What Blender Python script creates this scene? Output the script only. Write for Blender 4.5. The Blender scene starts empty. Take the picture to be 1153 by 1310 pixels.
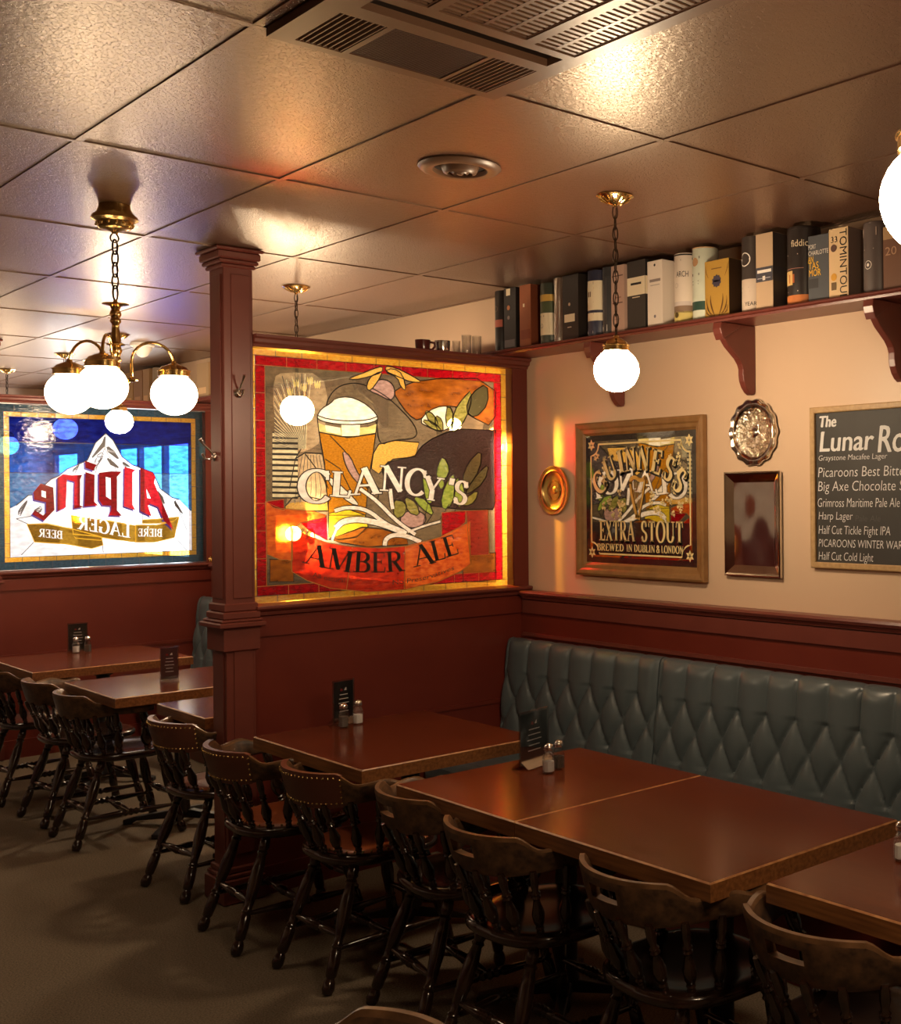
import bpy, math, random
from mathutils import geometry
from mathutils import Vector, Matrix
random.seed(7)
PI = math.pi
sc = bpy.context.scene
COL = sc.collection

# ------------------------------------------------------------------ camera, render look
CAM_H, FPX, CX, CY, YAW, ROLL = 1.69, 1512.6, 963.9, 631.75, 0.8097, -0.0089
F = Vector((math.sin(YAW), math.cos(YAW), 0)); R0 = Vector((math.cos(YAW), -math.sin(YAW), 0)); U0 = Vector((0, 0, 1))
R = R0 * math.cos(ROLL) + U0 * math.sin(ROLL); U = U0 * math.cos(ROLL) - R0 * math.sin(ROLL)
cd = bpy.data.cameras.new('camera'); cam = bpy.data.objects.new('camera', cd); COL.objects.link(cam)
mw = Matrix.Identity(4)
for i in range(3):
    mw[i][0], mw[i][1], mw[i][2] = R[i], U[i], -F[i]
mw[2][3] = CAM_H
cam.matrix_world = mw
cd.sensor_fit = 'HORIZONTAL'; cd.sensor_width = 36.0; cd.lens = FPX / 1153 * 36
cd.shift_x = (576.5 - CX) / 1153; cd.shift_y = (CY - 655) / 1153
cd.clip_start = 0.05
sc.camera = cam
sc.view_settings.view_transform = 'Standard'; sc.view_settings.look = 'None'
sc.view_settings.gamma = 1.0; sc.view_settings.use_curve_mapping = False
sc.view_settings.exposure = 0.12
cy = sc.cycles
cy.use_denoising = True
try: cy.denoiser = 'OPENIMAGEDENOISE'
except Exception: pass
cy.max_bounces = 10; cy.diffuse_bounces = 4; cy.glossy_bounces = 4; cy.transmission_bounces = 6; cy.transparent_max_bounces = 24
cy.caustics_reflective = False; cy.caustics_refractive = False
cy.sample_clamp_indirect = 6.0
w = bpy.data.worlds.new('world'); sc.world = w; w.use_nodes = True
w.node_tree.nodes['Background'].inputs[0].default_value = (0.012, 0.008, 0.006, 1)
w.node_tree.nodes['Background'].inputs[1].default_value = 1.0
GLOBE, GLOBE_DIM = 145.0, 24.0      # radiance of the opal globes: booth pendants / chandeliers
LAMP = (1.0, 0.74, 0.47)

# ------------------------------------------------------------------ pixel of the photograph -> point on a real plane
def ray(u, v): return F + R * ((u - CX) / FPX) - U * ((v - CY) / FPX)
def on_y(u, v, y):
    d = ray(u, v); t = y / d.y; return Vector((d.x * t, y, CAM_H + d.z * t))
def on_x(u, v, x):
    d = ray(u, v); t = x / d.x; return Vector((x, d.y * t, CAM_H + d.z * t))
def on_z(u, v, z):
    d = ray(u, v); t = (z - CAM_H) / d.z; return Vector((d.x * t, d.y * t, z))

# ------------------------------------------------------------------ materials
def new_mat(name):
    m = bpy.data.materials.new(name); m.use_nodes = True
    return m, m.node_tree, m.node_tree.nodes['Principled BSDF']
def nd(t, kind, **kw):
    n = t.nodes.new(kind)
    for k, v in kw.items(): setattr(n, k, v)
    return n
def mat(name, col, rough=0.5, metal=0.0, spec=0.5, vary=None, grain=None, bump=None, coat=0.0):
    """vary=(scale, colour2, contrast)  grain=(axis, scale, colour2)  bump=(scale, strength, distance)"""
    m, t, b = new_mat(name); L = t.links.new
    b.inputs['Base Color'].default_value = (*col, 1); b.inputs['Roughness'].default_value = rough
    b.inputs['Metallic'].default_value = metal; b.inputs['Specular IOR Level'].default_value = spec
    b.inputs['Coat Weight'].default_value = coat; b.inputs['Coat Roughness'].default_value = 0.12
    tc = nd(t, 'ShaderNodeTexCoord')
    if vary or grain:
        n = nd(t, 'ShaderNodeTexNoise'); n.inputs['Detail'].default_value = 6
        rmp = nd(t, 'ShaderNodeValToRGB'); e = rmp.color_ramp.elements
        if grain:
            mp = nd(t, 'ShaderNodeMapping'); s = [22.0, 22.0, 22.0]; s['xyz'.index(grain[0])] = 1.2
            mp.inputs['Scale'].default_value = s; L(tc.outputs['Object'], mp.inputs[0]); L(mp.outputs[0], n.inputs['Vector'])
            n.inputs['Scale'].default_value = grain[1]; c2 = grain[2]; k = 0.16
        else:
            L(tc.outputs['Object'], n.inputs['Vector']); n.inputs['Scale'].default_value = vary[0]; c2 = vary[1]; k = vary[2]
        e[0].position = 0.5 - k; e[1].position = 0.5 + k
        e[0].color = (*col, 1); e[1].color = (*c2, 1)
        L(n.outputs['Fac'], rmp.inputs[0]); L(rmp.outputs[0], b.inputs['Base Color'])
    if bump:
        n2 = nd(t, 'ShaderNodeTexNoise'); n2.inputs['Scale'].default_value = bump[0]; n2.inputs['Detail'].default_value = 3
        L(tc.outputs['Object'], n2.inputs['Vector'])
        bp = nd(t, 'ShaderNodeBump'); bp.inputs['Strength'].default_value = bump[1]; bp.inputs['Distance'].default_value = bump[2]
        L(n2.outputs['Fac'], bp.inputs['Height']); L(bp.outputs[0], b.inputs['Normal'])
    return m
def emit_mat(name, col, s):
    m = bpy.data.materials.new(name); m.use_nodes = True; t = m.node_tree; t.nodes.clear()
    o = nd(t, 'ShaderNodeOutputMaterial'); e = nd(t, 'ShaderNodeEmission')
    e.inputs[0].default_value = (*col, 1); e.inputs[1].default_value = s
    t.links.new(e.outputs[0], o.inputs[0]); return m
def stained(name, col, clear=0.55, gloss=0.10, rough=0.06, scale=45.0, bump=0.35, diff=0.16, streak=None):
    """coloured glass: see-through + translucent + front sheen. clear = see-through share"""
    m = bpy.data.materials.new(name); m.use_nodes = True; t = m.node_tree; t.nodes.clear(); L = t.links.new
    o = nd(t, 'ShaderNodeOutputMaterial')
    tr = nd(t, 'ShaderNodeBsdfTransparent'); tl = nd(t, 'ShaderNodeBsdfTranslucent'); df = nd(t, 'ShaderNodeBsdfDiffuse'); gl = nd(t, 'ShaderNodeBsdfGlossy')
    tc = nd(t, 'ShaderNodeTexCoord'); n = nd(t, 'ShaderNodeTexNoise'); n.inputs['Scale'].default_value = scale; n.inputs['Detail'].default_value = 4
    mp = nd(t, 'ShaderNodeMapping'); mp.inputs['Scale'].default_value = (1, 1, 2.2); L(tc.outputs['Object'], mp.inputs[0]); L(mp.outputs[0], n.inputs['Vector'])
    bp = nd(t, 'ShaderNodeBump'); bp.inputs['Strength'].default_value = bump; bp.inputs['Distance'].default_value = 0.004; L(n.outputs['Fac'], bp.inputs['Height'])
    rmp = nd(t, 'ShaderNodeValToRGB'); e = rmp.color_ramp.elements
    e[0].position = 0.3; e[1].position = 0.72
    c2 = streak or tuple(min(1, c * 1.35 + 0.01) for c in col)
    e[0].color = (*[c * 0.72 for c in col], 1); e[1].color = (*c2, 1); L(n.outputs['Fac'], rmp.inputs[0])
    for s in (tr, tl, df): L(rmp.outputs[0], s.inputs['Color'])
    gl.inputs['Roughness'].default_value = rough; L(bp.outputs[0], gl.inputs['Normal'])
    m1 = nd(t, 'ShaderNodeMixShader'); m1.inputs[0].default_value = diff; L(tl.outputs[0], m1.inputs[1]); L(df.outputs[0], m1.inputs[2])
    m2 = nd(t, 'ShaderNodeMixShader'); m2.inputs[0].default_value = clear; L(m1.outputs[0], m2.inputs[1]); L(tr.outputs[0], m2.inputs[2])
    m3 = nd(t, 'ShaderNodeMixShader'); m3.inputs[0].default_value = gloss; L(m2.outputs[0], m3.inputs[1]); L(gl.outputs[0], m3.inputs[2])
    L(m3.outputs[0], o.inputs[0]); return m
def clear_glass(name, tint=(0.93, 0.93, 0.92), gloss=0.12):
    m = bpy.data.materials.new(name); m.use_nodes = True; t = m.node_tree; t.nodes.clear(); L = t.links.new
    o = nd(t, 'ShaderNodeOutputMaterial'); tr = nd(t, 'ShaderNodeBsdfTransparent'); gl = nd(t, 'ShaderNodeBsdfGlossy')
    tr.inputs[0].default_value = (*tint, 1); gl.inputs['Roughness'].default_value = 0.03
    lw = nd(t, 'ShaderNodeLayerWeight'); lw.inputs[0].default_value = 0.25
    mm = nd(t, 'ShaderNodeMath', operation='MULTIPLY_ADD'); mm.inputs[1].default_value = 0.35; mm.inputs[2].default_value = gloss
    L(lw.outputs['Fresnel'], mm.inputs[0])
    mx = nd(t, 'ShaderNodeMixShader'); L(mm.outputs[0], mx.inputs[0]); L(tr.outputs[0], mx.inputs[1]); L(gl.outputs[0], mx.inputs[2])
    L(mx.outputs[0], o.inputs[0]); return m

def ceiling_mat():
    m, t, b = new_mat('ceiling_tile_paint'); L = t.links.new
    b.inputs['Base Color'].default_value = (0.112, 0.046, 0.027, 1); b.inputs['Roughness'].default_value = 0.33
    b.inputs['IOR'].default_value = 2.6; b.inputs['Specular Tint'].default_value = (1.0, 0.85, 0.68, 1)
    tc = nd(t, 'ShaderNodeTexCoord')
    v = nd(t, 'ShaderNodeTexNoise'); v.inputs['Scale'].default_value = 150; v.inputs['Detail'].default_value = 1
    n = nd(t, 'ShaderNodeTexNoise'); n.inputs['Scale'].default_value = 60; n.inputs['Detail'].default_value = 3
    L(tc.outputs['Object'], v.inputs['Vector']); L(tc.outputs['Object'], n.inputs['Vector'])
    r = nd(t, 'ShaderNodeValToRGB'); e = r.color_ramp.elements; e[0].position = 0.33; e[1].position = 0.41
    e[0].color = (0, 0, 0, 1); e[1].color = (1, 1, 1, 1); L(v.outputs['Fac'], r.inputs[0])
    a = nd(t, 'ShaderNodeMath', operation='MULTIPLY_ADD'); a.inputs[1].default_value = 0.35
    L(n.outputs['Fac'], a.inputs[0]); L(r.outputs[0], a.inputs[2])
    bp = nd(t, 'ShaderNodeBump'); bp.inputs['Strength'].default_value = 0.9; bp.inputs['Distance'].default_value = 0.005
    L(a.outputs[0], bp.inputs['Height']); L(bp.outputs[0], b.inputs['Normal'])
    return m
def floor_mat():
    return mat('carpet', (0.095, 0.072, 0.050), 0.95, spec=0.1, vary=(170, (0.24, 0.185, 0.13), 0.2), bump=(500, 0.6, 0.004))

MW = dict(
    ceiling=ceiling_mat(), carpet=floor_mat(),
    cream=mat('cream_wall_paint', (0.66, 0.47, 0.32), 0.42, spec=0.4, bump=(60, 0.08, 0.002)),
    maroon=mat('maroon_gloss_paint', (0.165, 0.040, 0.028), 0.34, vary=(9, (0.135, 0.031, 0.022), 0.3), bump=(90, 0.10, 0.002)),
    panel=mat('maroon_panel_paint', (0.125, 0.018, 0.011), 0.34, vary=(5, (0.155, 0.025, 0.014), 0.3), bump=(140, 0.10, 0.002)),
    gloss_maroon=mat('gloss_jamb_paint', (0.06, 0.014, 0.010), 0.10),
    tabletop=mat('mahogany_tabletop', (0.075, 0.0130, 0.0042), 0.18, spec=0.34, grain=('y', 3.4, (0.125, 0.027, 0.009))),
    tableedge=mat('oak_table_edge', (0.120, 0.042, 0.013), 0.36, grain=('y', 4.0, (0.24, 0.095, 0.030))),
    tableworn=mat('worn_table_edge', (0.50, 0.25, 0.095), 0.4, vary=(30, (0.24, 0.09, 0.03), 0.2)),
    iron=mat('black_iron', (0.010, 0.009, 0.009), 0.45, metal=0.0),
    chair=mat('dark_chair_wood', (0.013, 0.0055, 0.0038), 0.18, vary=(26, (0.028, 0.012, 0.007), 0.16), coat=0.6),
    crest=mat('worn_crest_wood', (0.034, 0.017, 0.010), 0.42, vary=(34, (0.115, 0.057, 0.027), 0.14), bump=(120, 0.12, 0.002)),
    crest_edge=mat('rubbed_crest_edge', (0.080, 0.038, 0.016), 0.36, vary=(22, (0.19, 0.095, 0.042), 0.2)),
    leather_brown=mat('brown_leather', (0.105, 0.032, 0.018), 0.42, bump=(220, 0.2, 0.002)),
    leather_tan=mat('rust_leather', (0.36, 0.085, 0.022), 0.45, vary=(14, (0.26, 0.055, 0.015), 0.25), bump=(220, 0.15, 0.002)),
    teal=mat('teal_leather', (0.072, 0.094, 0.104), 0.33, vary=(7, (0.086, 0.108, 0.118), 0.25), bump=(260, 0.12, 0.0015)),
    brass=mat('polished_brass', (0.85, 0.58, 0.22), 0.16, metal=1.0),
    oldbrass=mat('aged_brass', (0.62, 0.42, 0.16), 0.25, metal=1.0, bump=(40, 0.1, 0.004)),
    chrome=mat('chrome', (0.85, 0.82, 0.78), 0.12, metal=1.0),
    silver=mat('silver_plate', (0.78, 0.72, 0.64), 0.07, metal=1.0, vary=(12, (0.62, 0.55, 0.47), 0.25)),
    chased=mat('chased_silver', (0.80, 0.72, 0.58), 0.20, metal=1.0, bump=(70, 1.0, 0.010)),
    chain=mat('dark_bronze', (0.055, 0.035, 0.022), 0.4, metal=0.7),
    globe=emit_mat('lit_opal_globe', LAMP, GLOBE), globe_dim=emit_mat('dimmed_opal_globe', LAMP, GLOBE_DIM), globe_mid=emit_mat('half_dimmed_opal_globe', LAMP, 78.0), daylight=emit_mat('daylit_window', (0.86, 0.93, 1.0), 18.0), bulb=emit_mat('bright_bulb', (1.0, 0.80, 0.56), 520.0),
    frame=mat('oak_picture_frame', (0.21, 0.105, 0.035), 0.38, vary=(18, (0.30, 0.155, 0.055), 0.2), bump=(80, 0.15, 0.002)),
    cork=mat('pale_board_frame', (0.52, 0.34, 0.16), 0.5, vary=(60, (0.40, 0.25, 0.11), 0.2)),
    slate=mat('chalkboard', (0.030, 0.028, 0.026), 0.6, vary=(6, (0.042, 0.040, 0.038), 0.25)),
    chalk=mat('chalk', (0.72, 0.72, 0.72), 0.9),
    faintchalk=mat('rubbed_chalk', (0.085, 0.083, 0.080), 0.9),
    black=mat('black_card', (0.008, 0.008, 0.009), 0.35),
    white=mat('white_card', (0.82, 0.80, 0.77), 0.5),
    salt=mat('salt', (0.9, 0.88, 0.86), 0.8), pepper=mat('ground_pepper', (0.16, 0.13, 0.11), 0.9, vary=(400, (0.04, 0.03, 0.02), 0.1)),
    glass=clear_glass('clear_glass'), acrylic=clear_glass('clear_acrylic', (0.92, 0.91, 0.90), 0.02),
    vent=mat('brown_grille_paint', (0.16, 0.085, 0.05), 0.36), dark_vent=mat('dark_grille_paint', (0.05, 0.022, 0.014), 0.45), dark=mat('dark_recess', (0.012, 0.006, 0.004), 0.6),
    mirror=mat('mirror', (0.62, 0.58, 0.52), 0.02, metal=1.0),
    gold=mat('gold_paint', (0.72, 0.42, 0.09), 0.35, metal=0.3), palegold=mat('pale_gold_paint', (0.90, 0.72, 0.34), 0.4),
    lead=mat('lead_came', (0.010, 0.008, 0.007), 0.4), lead_gold=mat('bright_came', (0.45, 0.22, 0.05), 0.35),
)

# ------------------------------------------------------------------ mesh building
class MB:
    def __init__(s): s.v = []; s.f = []; s.m = []; s.k = 0
    def mi(s, k): s.k = k; return s
    def add(s, vs, fs):
        b = len(s.v); s.v += [tuple(p) for p in vs]
        for f in fs: s.f.append([i + b for i in f]); s.m.append(s.k)
        return s
    def box(s, x0, x1, y0, y1, z0, z1):
        vs = [(x, y, z) for x in (x0, x1) for y in (y0, y1) for z in (z0, z1)]
        return s.add(vs, [(0, 1, 3, 2), (4, 6, 7, 5), (0, 4, 5, 1), (2, 3, 7, 6), (0, 2, 6, 4), (1, 5, 7, 3)])
    def bevbox(s, x0, x1, y0, y1, z0, z1, b=0.004):
        """box with chamfered top and bottom rims"""
        def ring(i, z): return [(x0 + i, y0 + i, z), (x1 - i, y0 + i, z), (x1 - i, y1 - i, z), (x0 + i, y1 - i, z)]
        vs = ring(b, z0) + ring(0, z0 + b) + ring(0, z1 - b) + ring(b, z1)
        fs = [(3, 2, 1, 0), (12, 13, 14, 15)]
        for k in range(3):
            for i in range(4):
                j = (i + 1) % 4; fs.append((k * 4 + i, k * 4 + j, k * 4 + 4 + j, k * 4 + 4 + i))
        return s.add(vs, fs)
    def lathe(s, prof, p0=(0, 0, 0), p1=(0, 0, 1), seg=16, cap=True, scale=True):
        """prof [(t, r)], t along p0->p1 (0..1 when scale else metres)"""
        p0 = Vector(p0); p1 = Vector(p1); ax = p1 - p0; ln = ax.length; ax = ax.normalized()
        a = ax.cross(Vector((0.31, 0.95, 0.05))); a.normalize(); b = ax.cross(a)
        vs = []; fs = []
        for t, r in prof:
            c = p0 + ax * (t * ln if scale else t)
            for i in range(seg):
                q = 2 * PI * i / seg; vs.append(c + a * (r * math.cos(q)) + b * (r * math.sin(q)))
        n = len(prof)
        for k in range(n - 1):
            for i in range(seg):
                j = (i + 1) % seg; fs.append((k * seg + i, k * seg + j, (k + 1) * seg + j, (k + 1) * seg + i))
        if cap: fs.append(tuple(range(seg - 1, -1, -1))); fs.append(tuple((n - 1) * seg + i for i in range(seg)))
        return s.add(vs, fs)
    def tube(s, path, r, seg=8, closed=False):
        P = [Vector(p) for p in path]; n = len(P); vs = []; fs = []; up = None
        for i, p in enumerate(P):
            if closed: t = P[(i + 1) % n] - P[i - 1]
            else: t = P[min(i + 1, n - 1)] - P[max(i - 1, 0)]
            t.normalize()
            if up is None:
                up = t.cross(Vector((0.12, 0.3, 0.94)));
                if up.length < 1e-3: up = t.cross(Vector((1, 0, 0)))
            else: up = up - t * up.dot(t)
            up.normalize(); b = t.cross(up); rr = r[i] if isinstance(r, (list, tuple)) else r
            for k in range(seg):
                q = 2 * PI * k / seg; vs.append(p + up * (rr * math.cos(q)) + b * (rr * math.sin(q)))
        for i in range(n if closed else n - 1):
            for k in range(seg):
                j = (k + 1) % seg; a0 = i * seg; b0 = ((i + 1) % n) * seg; fs.append((a0 + k, a0 + j, b0 + j, b0 + k))
        if not closed: fs.append(tuple(range(seg - 1, -1, -1))); fs.append(tuple((n - 1) * seg + i for i in range(seg)))
        return s.add(vs, fs)
    def sphere(s, c, r, nu=16, nv=10, sq=(1, 1, 1)):
        vs = []; fs = []
        for j in range(nv + 1):
            th = PI * j / nv
            for i in range(nu):
                q = 2 * PI * i / nu
                vs.append((c[0] + r * sq[0] * math.sin(th) * math.cos(q), c[1] + r * sq[1] * math.sin(th) * math.sin(q), c[2] - r * sq[2] * math.cos(th)))
        for j in range(nv):
            for i in range(nu):
                k = (i + 1) % nu; fs.append((j * nu + i, j * nu + k, (j + 1) * nu + k, (j + 1) * nu + i))
        return s.add(vs, fs)
    def poly(s, pts): return s.add(pts, [tuple(range(len(pts)))])
    def prism(s, pts, off):
        """closed outline pts (3D) pushed along vector off"""
        o = Vector(off); n = len(pts); A = [Vector(p) for p in pts]; B = [p + o for p in A]
        fs = [tuple(range(n - 1, -1, -1)), tuple(range(n, 2 * n))] + [(i, (i + 1) % n, n + (i + 1) % n, n + i) for i in range(n)]
        return s.add(A + B, fs)
    def grid(s, rows, close_u=False):
        nv = len(rows); nu = len(rows[0]); vs = [p for r in rows for p in r]; fs = []
        for j in range(nv - 1):
            for i in range(nu if close_u else nu - 1):
                k = (i + 1) % nu; fs.append((j * nu + i, j * nu + k, (j + 1) * nu + k, (j + 1) * nu + i))
        return s.add(vs, fs)
    def build(s, name, mats, parent=None, smooth=None, local=False, bevel=None):
        me = bpy.data.meshes.new(name)
        off = Vector((0, 0, 0))
        if parent is not None and not local:
            p = parent
            while p is not None: off = off + p.location; p = p.parent
        me.from_pydata([(a - off.x, b - off.y, c - off.z) for a, b, c in s.v], [], s.f)
        if not isinstance(mats, (list, tuple)): mats = [mats]
        for m in mats: me.materials.append(m)
        me.polygons.foreach_set('material_index', s.m)
        me.update()
        o = bpy.data.objects.new(name, me); COL.objects.link(o)
        if parent is not None: o.parent = parent
        if smooth:
            me.polygons.foreach_set('use_smooth', [True] * len(me.polygons))
            try: me.set_sharp_from_angle(angle=math.radians(smooth))
            except Exception: pass
        if bevel:
            b = o.modifiers.new('bevel', 'BEVEL'); b.width = bevel; b.segments = 2; b.limit_method = 'ANGLE'; b.angle_limit = math.radians(40)
        return o

class PMB(MB):
    """flat glass pieces of one part; the pane sorts all parts into one jointed sheet"""
    def __init__(s, pane): super().__init__(); s.pane = pane; s.layer = 0.0
    def add(s, vs, fs):
        vs = [tuple(p) for p in vs]
        for f in fs:
            q = [(vs[i][0], vs[i][2]) for i in f]; ar = sum(a[0] * b[1] - b[0] * a[1] for a, b in zip(q, q[1:] + q[:1]))
            if abs(ar) < 1e-9: continue
            s.pane.items.append((q if ar > 0 else q[::-1], s, s.k, s.layer))
        return s
    def build(s, name, mats, parent=None): s.pane.pending.append((s, name, mats, parent)); return None

def tag(o, label, cat, group=None):
    o['label'] = label; o['category'] = cat
    if group: o['group'] = group
    return o
def thing(name, label, cat, loc=(0, 0, 0), rz=0.0, group=None):
    o = bpy.data.objects.new(name, None); COL.objects.link(o); o.empty_display_size = 0.05
    o.location = loc; o.rotation_euler = (0, 0, rz)
    return tag(o, label, cat, group)
def struct(o): o['kind'] = 'structure'; return o
def copy_tree(o, parent=None):
    c = o.copy(); COL.objects.link(c)
    if parent is not None: c.parent = parent
    for ch in list(o.children): copy_tree(ch, c)
    return c
def dup(root, loc, rz, label, group=None):
    c = copy_tree(root); c.location = loc; c.rotation_euler = (0, 0, rz); c['label'] = label
    if group: c['group'] = group
    return c

# ------------------------------------------------------------------ lettering
_txt = {}
def text_shape(s, thin=0.0):
    """outline of a string in the built-in face, height of capitals about 0.7"""
    key = (s, thin)
    if key not in _txt:
        cu = bpy.data.curves.new('t', 'FONT'); cu.body = s; cu.resolution_u = 3; cu.offset = -thin; cu.shear = 0.12 if thin else 0.0
        ob = bpy.data.objects.new('t', cu); COL.objects.link(ob)
        dg = bpy.context.evaluated_depsgraph_get(); dg.update()
        me = bpy.data.meshes.new_from_object(ob.evaluated_get(dg))
        _txt[key] = ([tuple(v.co) for v in me.vertices], [tuple(p.vertices) for p in me.polygons])
        bpy.data.objects.remove(ob); bpy.data.meshes.remove(me); bpy.data.curves.remove(cu)
    return _txt[key]
def put_text(mb, s, fn, cap, width=None, align='l', bold=0.0):
    """fn(x, y) -> 3D; cap = height of capitals; width = fitted total width"""
    vs, fs = text_shape(s)
    if not vs: return
    x0 = min(v[0] for v in vs); x1 = max(v[0] for v in vs); k = cap / 0.70
    kx = width / (x1 - x0) if width else k
    ax = {'l': x0, 'c': (x0 + x1) / 2, 'r': x1}[align]
    mb.add([fn((v[0] - ax) * kx, v[1] * k) for v in vs], fs)
# a serif display alphabet drawn with a broad pen: strokes 'T' thick, 't' thin, 'c' by direction; serifs (x, y)
def arc(cx, cy_, rx, ry, a0, a1, n=14):
    return [(cx + rx * math.cos(math.radians(a0 + (a1 - a0) * i / n)), cy_ + ry * math.sin(math.radians(a0 + (a1 - a0) * i / n))) for i in range(n + 1)]
SER = {
 'A': (0.82, [('t', [(0.10, 0), (0.42, 1)]), ('T', [(0.40, 1), (0.74, 0)]), ('t', [(0.22, 0.34), (0.62, 0.34)])], [(0.10, 0), (0.74, 0)]),
 'B': (0.70, [('T', [(0.17, 0), (0.17, 1)]), ('c', [(0.17, 0.97)] + arc(0.36, 0.745, 0.22, 0.225, 90, -90) + [(0.17, 0.52)]), ('c', [(0.17, 0.52)] + arc(0.38, 0.275, 0.25, 0.245, 90, -90) + [(0.17, 0.03)])], [(0.12, 0), (0.12, 1)]),
 'C': (0.78, [('c', arc(0.44, 0.5, 0.36, 0.5, 42, 318, 22)), ('t', [(0.70, 0.98), (0.70, 0.70)])], []),
 'D': (0.80, [('T', [(0.17, 0), (0.17, 1)]), ('c', [(0.17, 0.97), (0.34, 0.97)] + arc(0.34, 0.5, 0.36, 0.47, 90, -90) + [(0.17, 0.03)])], [(0.12, 0), (0.12, 1)]),
 'E': (0.66, [('T', [(0.17, 0), (0.17, 1)]), ('t', [(0.17, 0.97), (0.56, 0.97), (0.58, 0.76)]), ('t', [(0.17, 0.52), (0.44, 0.52)]), ('t', [(0.44, 0.42), (0.44, 0.62)]), ('t', [(0.17, 0.03), (0.58, 0.03), (0.61, 0.26)])], [(0.12, 0), (0.12, 1)]),
 'G': (0.82, [('c', arc(0.44, 0.5, 0.36, 0.5, 42, 330, 22)), ('T', [(0.68, 0.02), (0.68, 0.42)]), ('t', [(0.52, 0.42), (0.80, 0.42)]), ('t', [(0.70, 0.98), (0.70, 0.72)])], []),
 'I': (0.36, [('T', [(0.18, 0), (0.18, 1)])], [(0.18, 0), (0.18, 1)]),
 'L': (0.62, [('T', [(0.17, 0), (0.17, 1)]), ('t', [(0.17, 0.03), (0.54, 0.03), (0.58, 0.28)])], [(0.15, 0), (0.17, 1)]),
 'M': (1.0, [('t', [(0.14, 0), (0.14, 1)]), ('T', [(0.16, 1), (0.48, 0.05)]), ('t', [(0.48, 0.05), (0.80, 1)]), ('T', [(0.84, 0), (0.84, 1)])], [(0.14, 0), (0.84, 0), (0.12, 1), (0.86, 1)]),
 'N': (0.86, [('t', [(0.15, 0), (0.15, 1)]), ('T', [(0.15, 1), (0.71, 0.02)]), ('t', [(0.71, 0), (0.71, 1)])], [(0.15, 0), (0.12, 1), (0.71, 1)]),
 'O': (0.84, [('c', arc(0.42, 0.5, 0.35, 0.5, 0, 360, 28))], []),
 'R': (0.76, [('T', [(0.17, 0), (0.17, 1)]), ('c', [(0.17, 0.97)] + arc(0.36, 0.735, 0.24, 0.235, 90, -90) + [(0.17, 0.50)]), ('T', [(0.36, 0.50), (0.66, 0.0)])], [(0.15, 0), (0.12, 1), (0.70, 0)]),
 'S': (0.62, [('c', [(0.50, 0.74)] + arc(0.31, 0.74, 0.20, 0.24, 40, 180, 8) + [(0.13, 0.64), (0.20, 0.55), (0.34, 0.48), (0.46, 0.40), (0.51, 0.30)] + arc(0.31, 0.26, 0.20, 0.24, 0, -140, 9) + [(0.10, 0.24)]), ('t', [(0.51, 0.98), (0.51, 0.72)]), ('t', [(0.10, 0.02), (0.10, 0.28)])], []),
 'T': (0.70, [('T', [(0.35, 0), (0.35, 1)]), ('t', [(0.07, 0.72), (0.09, 0.97), (0.61, 0.97), (0.63, 0.72)])], [(0.35, 0)]),
 'U': (0.82, [('T', [(0.17, 1), (0.17, 0.30)]), ('c', arc(0.42, 0.30, 0.25, 0.28, 180, 360, 12)), ('t', [(0.67, 0.30), (0.67, 1)])], [(0.17, 1), (0.67, 1)]),
 'W': (1.1, [('T', [(0.12, 1), (0.34, 0.02)]), ('t', [(0.34, 0.02), (0.55, 1)]), ('T', [(0.53, 1), (0.76, 0.02)]), ('t', [(0.76, 0.02), (0.97, 1)])], [(0.12, 1), (0.53, 1), (0.97, 1)]),
 'X': (0.78, [('T', [(0.12, 1), (0.64, 0)]), ('t', [(0.62, 1), (0.12, 0)])], [(0.12, 1), (0.62, 1), (0.12, 0), (0.66, 0)]),
 'Y': (0.78, [('T', [(0.12, 1), (0.39, 0.45)]), ('t', [(0.66, 1), (0.39, 0.45)]), ('T', [(0.39, 0.46), (0.39, 0)])], [(0.12, 1), (0.66, 1), (0.39, 0)]),
 '&': (0.84, [('c', [(0.72, 0.02), (0.22, 0.66)] + arc(0.36, 0.78, 0.15, 0.19, 200, -20, 10) + [(0.44, 0.58), (0.24, 0.46)] + arc(0.32, 0.24, 0.21, 0.23, 130, 330, 12) + [(0.68, 0.50)])], []),
 "'": (0.22, [('T', [(0.11, 1), (0.09, 0.72)])], []), ' ': (0.40, [], []),
}
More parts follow.
